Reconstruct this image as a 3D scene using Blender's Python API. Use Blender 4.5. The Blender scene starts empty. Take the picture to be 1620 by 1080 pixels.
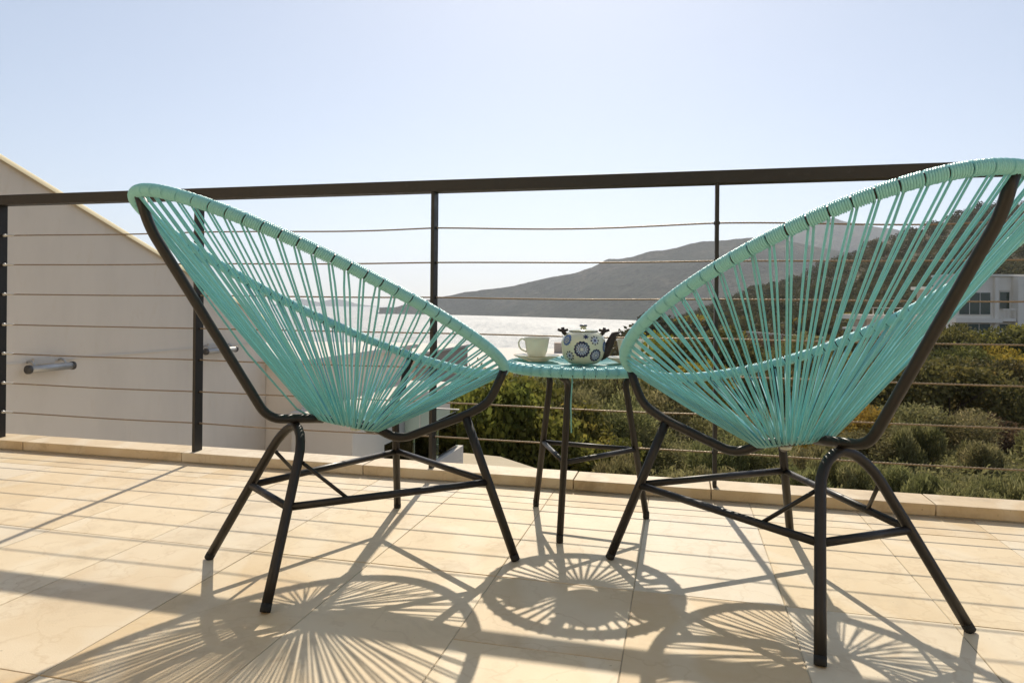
import bpy, bmesh, math, random
import numpy as np
from mathutils import Vector, Matrix

R = math.radians
rng = np.random.default_rng(7)
random.seed(7)
SC = bpy.context.scene
COL = SC.collection

# ------------------------------------------------------------------ camera, world, sun, exposure
FPX, CX, CY, ROLL, H = 1103.0, 810.0, 482.0, R(0.55), 0.65      # calibrated on the 1620 x 1080 photograph
cam_d = bpy.data.cameras.new('camera')
cam = bpy.data.objects.new('camera', cam_d)
COL.objects.link(cam)
cam_d.sensor_width = 36.0
cam_d.lens = 36.0 * FPX / 1620.0
cam_d.shift_y = -(540.0 - CY) / 1620.0
cam_d.clip_start = 0.02
cam_d.clip_end = 60000
cam.matrix_world = Matrix.Translation((0, 0, H)) @ Matrix.Rotation(R(90), 4, 'X') @ Matrix.Rotation(ROLL, 4, 'Z')
SC.camera = cam

SUN_AZ, SUN_EL = R(5.0), R(42.5)          # azimuth to the right of the viewing direction (+Y)
world = bpy.data.worlds.new('World')
SC.world = world
world.use_nodes = True
wn = world.node_tree
wn.nodes.clear()
sky = wn.nodes.new('ShaderNodeTexSky')
sky.sky_type = 'NISHITA'
sky.sun_disc = False
sky.sun_elevation = SUN_EL
sky.sun_rotation = SUN_AZ
sky.altitude = 40
sky.air_density = 0.8
sky.dust_density = 0.5
sky.ozone_density = 2.5
bgn = wn.nodes.new('ShaderNodeBackground')
bgn.inputs['Strength'].default_value = 0.105
wo = wn.nodes.new('ShaderNodeOutputWorld')
# the whole sky, evenly: softer contrast and a paler, hazier blue
sk1 = wn.nodes.new('ShaderNodeVectorMath'); sk1.operation = 'SCALE'; sk1.inputs[3].default_value = 0.1
skg = wn.nodes.new('ShaderNodeGamma'); skg.inputs[1].default_value = 0.66
skh = wn.nodes.new('ShaderNodeHueSaturation'); skh.inputs['Hue'].default_value = 0.502; skh.inputs['Saturation'].default_value = 0.82; skh.inputs['Value'].default_value = 6.3
wn.links.new(sky.outputs[0], sk1.inputs[0])
wn.links.new(sk1.outputs[0], skg.inputs[0])
wn.links.new(skg.outputs[0], skh.inputs['Color'])
wn.links.new(skh.outputs[0], bgn.inputs[0])
wn.links.new(bgn.outputs[0], wo.inputs[0])

sun_d = bpy.data.lights.new('sun', 'SUN')
sun_d.energy = 3.1
sun_d.angle = R(0.55)
sun_d.color = (1.0, 0.90, 0.75)
sun = bpy.data.objects.new('sun', sun_d)
COL.objects.link(sun)
sdir = Vector((math.sin(SUN_AZ) * math.cos(SUN_EL), math.cos(SUN_AZ) * math.cos(SUN_EL), math.sin(SUN_EL)))
sun.rotation_euler = sdir.to_track_quat('Z', 'Y').to_euler()
sun.location = sdir * 30

vs = SC.view_settings
vs.view_transform = 'Standard'
vs.look = 'None'
vs.exposure = 0.8
vs.gamma = 1.0
vs.use_curve_mapping = False
cy = SC.cycles
cy.use_denoising = True
try:
    cy.denoiser = 'OPENIMAGEDENOISE'
except Exception:
    pass
cy.max_bounces = 8
cy.diffuse_bounces = 4
cy.glossy_bounces = 3
cy.transmission_bounces = 6
cy.transparent_max_bounces = 12
cy.volume_bounces = 0
cy.sample_clamp_indirect = 6.0
cy.caustics_reflective = False
cy.caustics_refractive = False

# ------------------------------------------------------------------ frames
ANG = R(13.6)                              # the railing runs 13.6 degrees off the picture plane
D2 = Vector((math.cos(ANG), -math.sin(ANG), 0))
N2 = Vector((math.sin(ANG), math.cos(ANG), 0))
def SN(s, n, z=0.0):
    return D2 * s + N2 * n + Vector((0, 0, z))
def ray(px, py):
    dx, dy = px - CX, py - CY
    u = dx * math.cos(ROLL) + dy * math.sin(ROLL)
    v = -dx * math.sin(ROLL) + dy * math.cos(ROLL)
    return u / FPX, -v / FPX
def at(px, py, Y):
    u, w = ray(px, py)
    return Vector((u * Y, Y, H + w * Y))
def at_z(px, py, z):
    u, w = ray(px, py)
    return at(px, py, (z - H) / w)

# ------------------------------------------------------------------ mesh helpers
class MB:
    def __init__(self):
        self.v, self.f = [], []
    def add(self, vs_, fs_):
        o = len(self.v)
        self.v += [tuple(p) for p in vs_]
        self.f += [tuple(i + o for i in f) for f in fs_]
        return self
    def box(self, a, b, bev=0.0):
        x0, y0, z0 = a; x1, y1, z1 = b
        if bev <= 0:
            self.add([(x0,y0,z0),(x1,y0,z0),(x1,y1,z0),(x0,y1,z0),(x0,y0,z1),(x1,y0,z1),(x1,y1,z1),(x0,y1,z1)],
                     [(0,3,2,1),(4,5,6,7),(0,1,5,4),(1,2,6,5),(2,3,7,6),(3,0,4,7)])
        else:
            bm = bmesh.new()
            m = Matrix.Translation(((x0+x1)/2,(y0+y1)/2,(z0+z1)/2)) @ Matrix.Diagonal((x1-x0,y1-y0,z1-z0,1))
            bmesh.ops.create_cube(bm, size=1, matrix=m)
            bmesh.ops.bevel(bm, geom=list(bm.edges), offset=bev, segments=2, affect='EDGES', profile=0.6)
            bm.verts.index_update()
            self.add([v.co[:] for v in bm.verts], [[v.index for v in f.verts] for f in bm.faces])
            bm.free()
        return self
    def tube(self, pts, r, sides=10, closed=False, caps=True):
        pts = [Vector(p) for p in pts]
        n = len(pts)
        rr = r if isinstance(r, (list, tuple)) else [r] * n
        tang = []
        for i in range(n):
            if closed:
                t = pts[(i+1) % n] - pts[i-1]
            else:
                t = pts[min(i+1, n-1)] - pts[max(i-1, 0)]
            tang.append(t.normalized())
        up = Vector((0, 0, 1)) if abs(tang[0].z) < 0.9 else Vector((1, 0, 0))
        a = tang[0].cross(up).normalized()
        vs_, fs_ = [], []
        for i in range(n):
            a = (a - tang[i] * a.dot(tang[i])).normalized()
            b = tang[i].cross(a)
            for k in range(sides):
                th = 2 * math.pi * k / sides
                vs_.append(pts[i] + (a * math.cos(th) + b * math.sin(th)) * rr[i])
        m = n if closed else n - 1
        for i in range(m):
            j = (i + 1) % n
            for k in range(sides):
                l = (k + 1) % sides
                fs_.append((i*sides+k, i*sides+l, j*sides+l, j*sides+k))
        if caps and not closed:
            fs_.append(tuple(range(sides-1, -1, -1)))
            fs_.append(tuple((n-1)*sides + k for k in range(sides)))
        return self.add(vs_, fs_)
    def lathe(self, prof, sides=32, origin=(0, 0, 0)):
        ox, oy, oz = origin
        vs_, fs_ = [], []
        for (r, z) in prof:
            for k in range(sides):
                th = 2 * math.pi * k / sides
                vs_.append((ox + r * math.cos(th), oy + r * math.sin(th), oz + z))
        for i in range(len(prof) - 1):
            for k in range(sides):
                l = (k + 1) % sides
                fs_.append((i*sides+k, i*sides+l, (i+1)*sides+l, (i+1)*sides+k))
        return self.add(vs_, fs_)
    def prism(self, poly, z0, z1):
        n = len(poly)
        vs_ = [(p[0], p[1], z0) for p in poly] + [(p[0], p[1], z1) for p in poly]
        fs_ = [tuple(range(n-1, -1, -1)), tuple(range(n, 2*n))]
        for i in range(n):
            j = (i + 1) % n
            fs_.append((i, j, n + j, n + i))
        return self.add(vs_, fs_)
    def mesh(self, name, mat, smooth=False):
        me = bpy.data.meshes.new(name)
        me.from_pydata(self.v, [], self.f)
        me.update()
        if smooth:
            me.polygons.foreach_set('use_smooth', [True] * len(me.polygons))
        if mat:
            me.materials.append(mat)
        return me
    def build(self, name, mat, parent=None, smooth=False):
        return link(name, self.mesh(name, mat, smooth), parent)

def link(name, me, parent=None, loc=None, rot=None, scale=None):
    o = bpy.data.objects.new(name, me)
    COL.objects.link(o)
    if parent is not None:
        o.parent = parent
    if loc is not None:
        o.location = loc
    if rot is not None:
        o.rotation_euler = rot
    if scale is not None:
        o.scale = scale
    return o
def empty(name, loc=(0, 0, 0), rz=0.0, parent=None):
    o = link(name, None, parent, loc, (0, 0, rz))
    o.empty_display_size = 0.1
    return o
def tag(o, label, cat, group=None):
    o['label'] = label
    o['category'] = cat
    if group:
        o['group'] = group
    return o
def structure(o):
    o['kind'] = 'structure'
    return o
def stuff(o):
    o['kind'] = 'stuff'
    return o
def np_mesh(name, verts, quads, mat):
    me = bpy.data.meshes.new(name)
    nv, nf, k = len(verts), len(quads), quads.shape[1]
    me.vertices.add(nv)
    me.vertices.foreach_set('co', np.ascontiguousarray(verts, dtype=np.float32).ravel())
    me.loops.add(nf * k)
    me.loops.foreach_set('vertex_index', np.ascontiguousarray(quads, dtype=np.int32).ravel())
    me.polygons.add(nf)
    me.polygons.foreach_set('loop_start', np.arange(0, nf * k, k, dtype=np.int32))
    me.update(calc_edges=True)
    me.validate()
    me.materials.append(mat)
    return me
def fillet(pts, rad, seg=7):
    """polyline with rounded corners"""
    pts = [Vector(p) for p in pts]
    rads = rad if isinstance(rad, (list, tuple)) else [rad] * len(pts)
    out = [pts[0]]
    for i in range(1, len(pts) - 1):
        a, b, c = pts[i-1], pts[i], pts[i+1]
        d1, d2 = (a - b), (c - b)
        r_ = min(rads[i], d1.length * 0.48, d2.length * 0.48)
        p0, p2 = b + d1.normalized() * r_, b + d2.normalized() * r_
        for k in range(seg + 1):
            t = k / seg
            out.append(p0 * (1-t)**2 + b * 2*t*(1-t) + p2 * t**2)
    out.append(pts[-1])
    return out

# ------------------------------------------------------------------ materials
class Mat:
    def __init__(self, name, base=(0.5, 0.5, 0.5), rough=0.6, metal=0.0, spec=0.5):
        self.m = bpy.data.materials.new(name)
        self.m.use_nodes = True
        self.t = self.m.node_tree
        self.b = self.t.nodes['Principled BSDF']
        self.out = self.t.nodes['Material Output']
        self.b.inputs['Base Color'].default_value = (*base, 1)
        self.b.inputs['Roughness'].default_value = rough
        self.b.inputs['Metallic'].default_value = metal
        self.b.inputs['Specular IOR Level'].default_value = spec
    def n(self, typ, **kw):
        nd = self.t.nodes.new(typ)
        for k, v in kw.items():
            if hasattr(nd, k):
                setattr(nd, k, v)
            else:
                nd.inputs[k.replace('_', ' ')].default_value = v
        return nd
    def l(self, a, b):
        self.t.links.new(a, b)
    def coord(self, kind='Object', scale=(1, 1, 1)):
        tc = self.n('ShaderNodeTexCoord')
        mp = self.n('ShaderNodeMapping')
        mp.inputs['Scale'].default_value = scale
        self.l(tc.outputs[kind], mp.inputs[0])
        return mp.outputs[0]
    def noise(self, vec, scale=5, detail=4, rough=0.55, dist=0.0):
        nd = self.n('ShaderNodeTexNoise')
        nd.inputs['Scale'].default_value = scale
        nd.inputs['Detail'].default_value = detail
        nd.inputs['Roughness'].default_value = rough
        nd.inputs['Distortion'].default_value = dist
        if vec is not None:
            self.l(vec, nd.inputs['Vector'])
        return nd.outputs['Fac']
    def ramp(self, fac, stops):
        nd = self.n('ShaderNodeValToRGB')
        els = nd.color_ramp.elements
        while len(els) < len(stops):
            els.new(0.5)
        for e, (p, c) in zip(els, stops):
            e.position = p
            e.color = (*c, 1) if len(c) == 3 else c
        self.l(fac, nd.inputs[0])
        return nd.outputs[0]
    def mix(self, fac, a, b, blend='MIX'):
        nd = self.n('ShaderNodeMix', data_type='RGBA', blend_type=blend)
        for sock, val in ((nd.inputs[0], fac), (nd.inputs[6], a), (nd.inputs[7], b)):
            if hasattr(val, 'is_linked'):
                self.l(val, sock)
            elif isinstance(val, (int, float)):
                sock.default_value = val
            else:
                sock.default_value = (*val, 1)
        return nd.outputs[2]
    def math(self, op, a, b=0.5, clamp=False):
        nd = self.n('ShaderNodeMath', operation=op)
        nd.use_clamp = clamp
        for sock, val in ((nd.inputs[0], a), (nd.inputs[1], b)):
            if hasattr(val, 'is_linked'):
                self.l(val, sock)
            else:
                sock.default_value = val
        return nd.outputs[0]
    def bump(self, h, strength=0.2, dist=0.01):
        nd = self.n('ShaderNodeBump')
        nd.inputs['Strength'].default_value = strength
        nd.inputs['Distance'].default_value = dist
        self.l(h, nd.inputs['Height'])
        self.l(nd.outputs[0], self.b.inputs['Normal'])
        return nd
    def color(self, sock):
        self.l(sock, self.b.inputs['Base Color'])
    def rand(self):
        return self.n('ShaderNodeObjectInfo').outputs['Random']
    def translucent(self, colsock, fac):
        tr = self.n('ShaderNodeBsdfTranslucent')
        if hasattr(colsock, 'is_linked'):
            self.l(colsock, tr.inputs[0])
        else:
            tr.inputs[0].default_value = (*colsock, 1)
        mx = self.n('ShaderNodeMixShader')
        mx.inputs[0].default_value = fac
        self.l(self.b.outputs[0], mx.inputs[1])
        self.l(tr.outputs[0], mx.inputs[2])
        self.l(mx.outputs[0], self.out.inputs['Surface'])

def mat_sandstone(name, light, mid, tan, grey_amt=0.35):
    m = Mat(name, rough=0.62, spec=0.35)
    geo = m.n('ShaderNodeNewGeometry').outputs['Position']
    rnd = m.rand()
    comb = m.n('ShaderNodeCombineXYZ')
    m.l(m.math('MULTIPLY', rnd, 37.0), comb.inputs[0])
    m.l(m.math('MULTIPLY', rnd, 91.0), comb.inputs[1])
    add = m.n('ShaderNodeVectorMath', operation='ADD')
    m.l(geo, add.inputs[0]); m.l(comb.outputs[0], add.inputs[1])
    v = add.outputs[0]
    big = m.noise(v, 2.6, 5, 0.6, 0.6)
    fine = m.noise(v, 26, 6, 0.65)
    grain = m.noise(v, 260, 3, 0.6)
    c = m.ramp(big, [(0.30, tan), (0.46, mid), (0.60, light), (0.78, mid)])
    whole = m.ramp(rnd, [(0.0, tuple(x*0.92 for x in tan)), (0.22, mid), (0.45, light), (0.62, (0.60, 0.56, 0.48)), (0.8, tan), (1.0, light)])
    c = m.mix(0.60, c, whole)
    # pale worn bands and dull stains that belong to the stone
    wv = m.n('ShaderNodeTexWave')
    wv.inputs['Scale'].default_value = 1.1; wv.inputs['Distortion'].default_value = 9.0
    wv.inputs['Detail'].default_value = 3.0; wv.inputs['Detail Scale'].default_value = 1.4
    m.l(v, wv.inputs['Vector'])
    c = m.mix(m.math('MULTIPLY', m.ramp(wv.outputs['Fac'], [(0.72, (0,0,0)), (0.96, (1,1,1))]), 0.30), c, (0.66, 0.60, 0.48))
    st = m.ramp(m.noise(v, 5.5, 7, 0.7, 0.4), [(0.52, (0,0,0)), (0.68, (1,1,1))])
    c = m.mix(m.math('MULTIPLY', st, grey_amt), c, (0.36, 0.27, 0.165))
    c = m.mix(m.math('MULTIPLY', m.ramp(fine, [(0.40, (0,0,0)), (0.75, (1,1,1))]), 0.28), c, (0.62, 0.52, 0.36))
    wm = m.n('ShaderNodeTexVoronoi'); wm.feature = 'DISTANCE_TO_EDGE'; wm.inputs['Scale'].default_value = 3.2
    wv2 = m.n('ShaderNodeVectorMath', operation='ADD')
    nv = m.n('ShaderNodeTexNoise'); nv.inputs['Scale'].default_value = 4.0; nv.inputs['Detail'].default_value = 5.0
    m.l(v, nv.inputs['Vector']); m.l(v, wv2.inputs[0]); m.l(nv.outputs['Color'], wv2.inputs[1]); m.l(wv2.outputs[0], wm.inputs['Vector'])
    c = m.mix(m.math('MULTIPLY', m.ramp(wm.outputs['Distance'], [(0.0, (1,1,1)), (0.035, (0,0,0))]), m.math('MULTIPLY', big, 0.55)), c, (0.42, 0.30, 0.17))
    sp = m.ramp(m.noise(v, 70, 2, 0.5), [(0.73, (0,0,0)), (0.77, (1,1,1))])
    c = m.mix(m.math('MULTIPLY', sp, 0.55), c, (0.16, 0.12, 0.08))
    m.color(c)
    hgt = m.math('ADD', m.math('MULTIPLY', fine, 0.7), m.math('MULTIPLY', grain, 0.3))
    m.bump(hgt, 0.22, 0.004)
    m.l(m.ramp(big, [(0.3, (0.5,)*3), (0.7, (0.72,)*3)]), m.b.inputs['Roughness'])
    return m.m
M_TILE = mat_sandstone('sandstone_tile', (0.665, 0.562, 0.402), (0.59, 0.465, 0.288), (0.545, 0.388, 0.205))
M_COPING = mat_sandstone('sandstone_coping', (0.60, 0.49, 0.34), (0.55, 0.43, 0.27), (0.47, 0.345, 0.19), 0.8)

def mat_grout():
    m = Mat('grout', (0.46, 0.39, 0.28), 0.9)
    g = m.n('ShaderNodeNewGeometry').outputs['Position']
    m.color(m.ramp(m.noise(g, 3, 5), [(0.35, (0.30, 0.24, 0.16)), (0.65, (0.56, 0.49, 0.37))]))
    return m.m
M_GROUT = mat_grout()

def mat_plaster(name, base, warm=(0.55, 0.42, 0.24), dirt=0.55, bump=0.2):
    m = Mat(name, base, 0.85, spec=0.2)
    v = m.n('ShaderNodeNewGeometry').outputs['Position']
    mp = m.n('ShaderNodeMapping'); mp.inputs['Scale'].default_value = (1, 1, 0.35)
    m.l(v, mp.inputs[0])
    s = m.noise(mp.outputs[0], 1.3, 6, 0.6)
    c = m.mix(m.math('MULTIPLY', m.ramp(s, [(0.45, (0,0,0)), (0.8, (1,1,1))]), dirt), base, tuple(x*0.78 for x in base))
    s2 = m.noise(mp.outputs[0], 9, 5, 0.65)
    c = m.mix(m.math('MULTIPLY', m.ramp(s2, [(0.58, (0,0,0)), (0.8, (1,1,1))]), dirt), c, tuple(b*0.6+w*0.4 for b, w in zip(base, warm)))
    m.color(c)
    m.bump(m.noise(v, 60, 5, 0.7), bump, 0.01)
    return m.m
M_WHITE = mat_plaster('white_render', (0.73, 0.655, 0.555))
M_HOUSE = mat_plaster('warm_white_house_render', (0.82, 0.75, 0.64), dirt=0.3)
M_BOUNCE = mat_plaster('cream_bounce_render', (0.74, 0.62, 0.46))  # warm cream for the unseen wall added as bounce
M_WHITE2 = mat_plaster('off_white_render', (0.66, 0.61, 0.54), dirt=0.15)
M_CAP = mat_plaster('cream_capping', (0.72, 0.62, 0.40), dirt=0.4)
M_TANWALL = mat_plaster('taupe_render', (0.44, 0.36, 0.29), dirt=0.15)

def mat_metal(name, base, rough, spec=0.5, scuff=0.3, metal=0.0):
    m = Mat(name, base, rough, metal, spec)
    v = m.coord('Object')
    s = m.noise(v, 30, 6, 0.7)
    m.color(m.mix(m.math('MULTIPLY', m.ramp(s, [(0.55, (0,0,0)), (0.72, (1,1,1))]), scuff), base, tuple(min(1, x*2.4+0.03) for x in base)))
    m.l(m.ramp(s, [(0.3, (rough-0.08,)*3), (0.75, (rough+0.18,)*3)]), m.b.inputs['Roughness'])
    m.bump(m.noise(v, 180, 3), 0.06, 0.002)
    return m.m
M_FRAME = mat_metal('black_coated_tube', (0.013, 0.0105, 0.009), 0.40, 0.45, 0.22)
M_RAIL = mat_metal('charcoal_rail_paint', (0.022, 0.020, 0.018), 0.45, 0.4, 0.25)
M_FOOT = Mat('rubber_foot', (0.012, 0.012, 0.011), 0.8).m
M_STEEL = mat_metal('brushed_steel', (0.46, 0.46, 0.45), 0.48, 0.5, 0.2, 0.8)
M_CABLE = mat_metal('aged_steel_cable', (0.23, 0.175, 0.115), 0.45, 0.5, 0.4, 0.45)
M_DARKSTEEL = mat_metal('dark_lamp_cap', (0.06, 0.055, 0.05), 0.4, 0.5, 0.2)

def mat_cord(name, col, tr=0.22):
    m = Mat(name, col, 0.30, spec=0.5)
    v = m.n('ShaderNodeNewGeometry').outputs['Position']
    rnd = m.rand()
    c = m.mix(m.math('MULTIPLY', rnd, 0.55), col, tuple(x*0.78+0.02 for x in col))
    c = m.mix(m.math('MULTIPLY', m.ramp(m.noise(v, 14, 4), [(0.5, (0,0,0)), (0.8, (1,1,1))]), 0.22), c, tuple(x*0.75+0.06 for x in col))
    m.color(c)
    m.translucent(c, tr)
    return m.m
CORD_COL = (0.270, 0.640, 0.660)
M_CORD = mat_cord('turquoise_plastic_cord', CORD_COL, 0.36)
M_WRAP = mat_cord('turquoise_cord_wrapping', CORD_COL, 0.04)

def mat_china(name, col, tr=0.3):
    m = Mat(name, col, 0.12, spec=0.5)
    v = m.coord('Object')
    c = m.mix(m.math('MULTIPLY', m.noise(v, 60, 3), 0.12), col, tuple(x*0.85 for x in col))
    m.color(c)
    m.b.inputs['Coat Weight'].default_value = 0.4
    m.b.inputs['Coat Roughness'].default_value = 0.05
    if tr > 0:
        m.translucent(c, tr)
    return m.m
M_CHINA = mat_china('thin_cream_china', (0.74, 0.74, 0.64), 0.30)
M_POT = mat_china('cream_enamel', (0.66, 0.66, 0.50), 0.0)
M_NAVY = mat_china('navy_glaze', (0.030, 0.034, 0.085), 0)
M_BLUE = mat_china('blue_glaze', (0.085, 0.15, 0.34), 0)
M_PALE = mat_china('pale_blue_glaze', (0.44, 0.47, 0.58), 0)
M_WOOD = mat_metal('dark_twig_enamel', (0.028, 0.018, 0.016), 0.5, 0.4, 0.2)
M_GOLD = mat_metal('gilt_edge', (0.45, 0.33, 0.13), 0.3, 0.5, 0.1, 0.8)

def mat_glass():
    m = Mat('balustrade_glass')
    tr = m.n('ShaderNodeBsdfTransparent'); tr.inputs[0].default_value = (0.80, 0.90, 0.86, 1)
    gl = m.n('ShaderNodeBsdfGlossy'); gl.inputs['Roughness'].default_value = 0.02
    fr = m.n('ShaderNodeFresnel'); fr.inputs[0].default_value = 1.5
    mx = m.n('ShaderNodeMixShader')
    m.l(fr.outputs[0], mx.inputs[0]); m.l(tr.outputs[0], mx.inputs[1]); m.l(gl.outputs[0], mx.inputs[2])
    m.l(mx.outputs[0], m.out.inputs['Surface'])
    return m.m
M_GLASS = mat_glass()
M_PANE = Mat('dark_window_glass', (0.030, 0.050, 0.030), 0.05, 0.0, 0.8).m

def mat_leaf(name, a, b, c, tr=0.35, sc=0.9):
    m = Mat(name, a, 0.75, spec=0.12)
    v = m.n('ShaderNodeNewGeometry')
    rnd = m.rand()
    n1 = m.noise(v.outputs['Position'], sc, 4, 0.6)
    col = m.ramp(n1, [(0.32, a), (0.52, b), (0.72, c)])
    ri = v.outputs['Random Per Island']
    hsv = m.n('ShaderNodeHueSaturation')
    m.l(col, hsv.inputs['Color'])
    m.l(m.math('ADD', m.math('MULTIPLY', ri, 0.5), 0.75), hsv.inputs['Value'])
    m.l(m.math('ADD', m.math('MULTIPLY', rnd, 0.05), 0.475), hsv.inputs['Hue'])
    m.color(hsv.outputs[0])
    m.translucent(hsv.outputs[0], tr)
    return m.m
M_LEAF_OLIVE = mat_leaf('grey_olive_leaf', (0.118, 0.121, 0.044), (0.228, 0.214, 0.085), (0.372, 0.331, 0.158), 0.45, 1.6)
M_LEAF_DARK = mat_leaf('dark_evergreen_leaf', (0.068, 0.070, 0.023), (0.138, 0.124, 0.042), (0.292, 0.235, 0.065), 0.38, 1.2)
M_LEAF_YEL = mat_leaf('yellow_green_leaf', (0.157, 0.143, 0.032), (0.300, 0.237, 0.037), (0.458, 0.329, 0.052), 0.42)
M_LEAF_VINE = mat_leaf('bright_vine_leaf', (0.098, 0.106, 0.025), (0.172, 0.172, 0.037), (0.310, 0.253, 0.052), 0.5, 2.0)
M_LEAF_RUST = mat_leaf('rusty_brown_leaf', (0.111, 0.072, 0.039), (0.150, 0.098, 0.052), (0.156, 0.124, 0.058), 0.3)
M_LEAF_HILL = mat_leaf('hillside_scrub_leaf', (0.052, 0.055, 0.023), (0.096, 0.090, 0.041), (0.174, 0.142, 0.067), 0.28, 0.06)
M_BARK = mat_metal('bark', (0.09, 0.065, 0.045), 0.85, 0.1, 0.4)

def mat_earth(name, a, b, c, sc=0.3):
    m = Mat(name, a, 0.95, spec=0.1)
    v = m.n('ShaderNodeNewGeometry').outputs['Position']
    n1 = m.noise(v, sc, 10, 0.70)
    m.color(m.ramp(n1, [(0.35, a), (0.5, b), (0.68, c)]))
    m.bump(m.noise(v, sc*6, 6, 0.7), 0.5, 0.5/sc*0.06)
    return m.m
M_EARTH = mat_earth('dry_scrub_earth', (0.05, 0.048, 0.026), (0.085, 0.075, 0.042), (0.15, 0.115, 0.07))
def mat_farhill():
    m = Mat('distant_hill_scrub', (0.03, 0.03, 0.02), 0.95, spec=0.05)
    v = m.n('ShaderNodeNewGeometry').outputs['Position']
    big = m.noise(v, 0.004, 6, 0.6, 0.5)
    fine = m.noise(v, 0.055, 5, 0.75)
    c = m.ramp(big, [(0.35, (0.016, 0.024, 0.012)), (0.50, (0.034, 0.042, 0.022)), (0.62, (0.075, 0.070, 0.042)), (0.74, (0.15, 0.125, 0.085))])
    c = m.mix(m.ramp(fine, [(0.44, (0,0,0)), (0.60, (0.85,)*3)]), c, (0.008, 0.012, 0.006))
    m.color(c)
    m.bump(fine, 0.8, 9.0)
    return m.m
M_FARHILL = mat_farhill()
M_PAVE = mat_earth('beige_paving', (0.46, 0.39, 0.28), (0.50, 0.43, 0.31), (0.54, 0.47, 0.35), 0.8)

def mat_sea():
    m = Mat('sea_water', (0.05, 0.075, 0.095), 0.60, 0.0, 0.8)
    m.b.inputs['IOR'].default_value = 1.68
    v = m.coord('Object', (1.0, 0.22, 1))
    n1 = m.noise(v, 0.10, 8, 0.75)
    n2 = m.noise(v, 0.006, 5, 0.6)
    rough = m.math('ADD', m.ramp(n2, [(0.35, (0.42,)*3), (0.65, (0.54,)*3)]), m.ramp(n1, [(0.40, (0.0,)*3), (0.60, (0.22,)*3)]))
    m.l(rough, m.b.inputs['Roughness'])
    m.color(m.ramp(n1, [(0.40, (0.030, 0.050, 0.065)), (0.60, (0.10, 0.13, 0.15))]))
    m.bump(n1, 0.8, 5.0)
    return m.m
M_SEA = mat_sea()

def mat_stonewall():
    m = Mat('rubble_stone', (0.2, 0.16, 0.12), 0.9, spec=0.2)
    v = m.n('ShaderNodeNewGeometry').outputs['Position']
    m.color(m.ramp(m.noise(v, 1.6, 5, 0.7), [(0.35, (0.10, 0.08, 0.06)), (0.55, (0.20, 0.16, 0.115)), (0.75, (0.30, 0.25, 0.19))]))
    m.bump(m.noise(v, 6, 4), 0.6, 0.1)
    return m.m
M_STONE = mat_stonewall()

# ------------------------------------------------------------------ terrace floor and coping
ROT = -ANG                                   # local x = s (along the railing), local y = n (towards the view)
floor = empty('terrace_floor', (0, 0, 0), ROT)
structure(floor)
MB().box((-7.2, -2.9, -0.28), (6.0, 2.433, -0.0018)).build('floor_bed', M_GROUT, floor)
s_edges = [-0.425 + 0.3262 * k for k in range(-20, 20)]
n_edges = [2.432, 2.238, 1.617, 0.985, 0.355, -0.275, -0.905, -1.535]
def tile_mesh(w, l, t=0.02):
    g, c = 0.0011, 0.0009
    x, y = w/2 - g, l/2 - g
    mb = MB()
    mb.add([(-x,-y,-t),(x,-y,-t),(x,y,-t),(-x,y,-t), (-x,-y,-c),(x,-y,-c),(x,y,-c),(-x,y,-c),
            (-x+c,-y+c,0),(x-c,-y+c,0),(x-c,y-c,0),(-x+c,y-c,0)],
           [(3,2,1,0),(0,1,5,4),(1,2,6,5),(2,3,7,6),(3,0,4,7),(4,5,9,8),(5,6,10,9),(6,7,11,10),(7,4,8,11),(8,9,10,11)])
    return mb.mesh('tile', M_TILE)
tile_cache = {}
def put_tile(s0, s1, n0, n1):
    key = (round(s1-s0, 4), round(n1-n0, 4))
    if key not in tile_cache:
        tile_cache[key] = tile_mesh(*key)
    o = link('tile', tile_cache[key], floor, ((s0+s1)/2, (n0+n1)/2, random.uniform(-0.0005, 0.0)))
    o.rotation_euler = (random.uniform(-.0012, .0012), random.uniform(-.0012, .0012), 0)
for i in range(len(s_edges) - 1):
    for j in range(len(n_edges) - 1):
        if -4.4 < s_edges[i] < 4.2:
            n1, n0 = n_edges[j], n_edges[j+1]
            if abs(s_edges[i] + 0.425) < 0.01 and j == 2:        # this tile is cut in two
                put_tile(s_edges[i], s_edges[i+1], 1.292, n1)
                put_tile(s_edges[i], s_edges[i+1], n0, 1.292)
            else:
                put_tile(s_edges[i], s_edges[i+1], n0, n1)

kerb = empty('terrace_kerb', (0, 0, 0), ROT)
structure(kerb)
MB().box((-7.2, 2.437, -3.6), (6.0, 2.545, 0.004)).build('kerb_core', M_WHITE2, kerb)
joints = [-4.3, -3.55, -2.75, -1.955, -1.16, -0.36, 0.105, 0.78, 1.46, 2.2, 2.95, 3.7, 4.4]
for a, b in zip(joints[:-1], joints[1:]):
    o = MB().box((a + 0.0015, 2.425 + random.uniform(-.0015, .0015), 0.0045), (b - 0.0015, 2.556, 0.0405 + random.uniform(-.001, .001)), 0.003).build('coping_stone', M_COPING, kerb)

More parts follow.
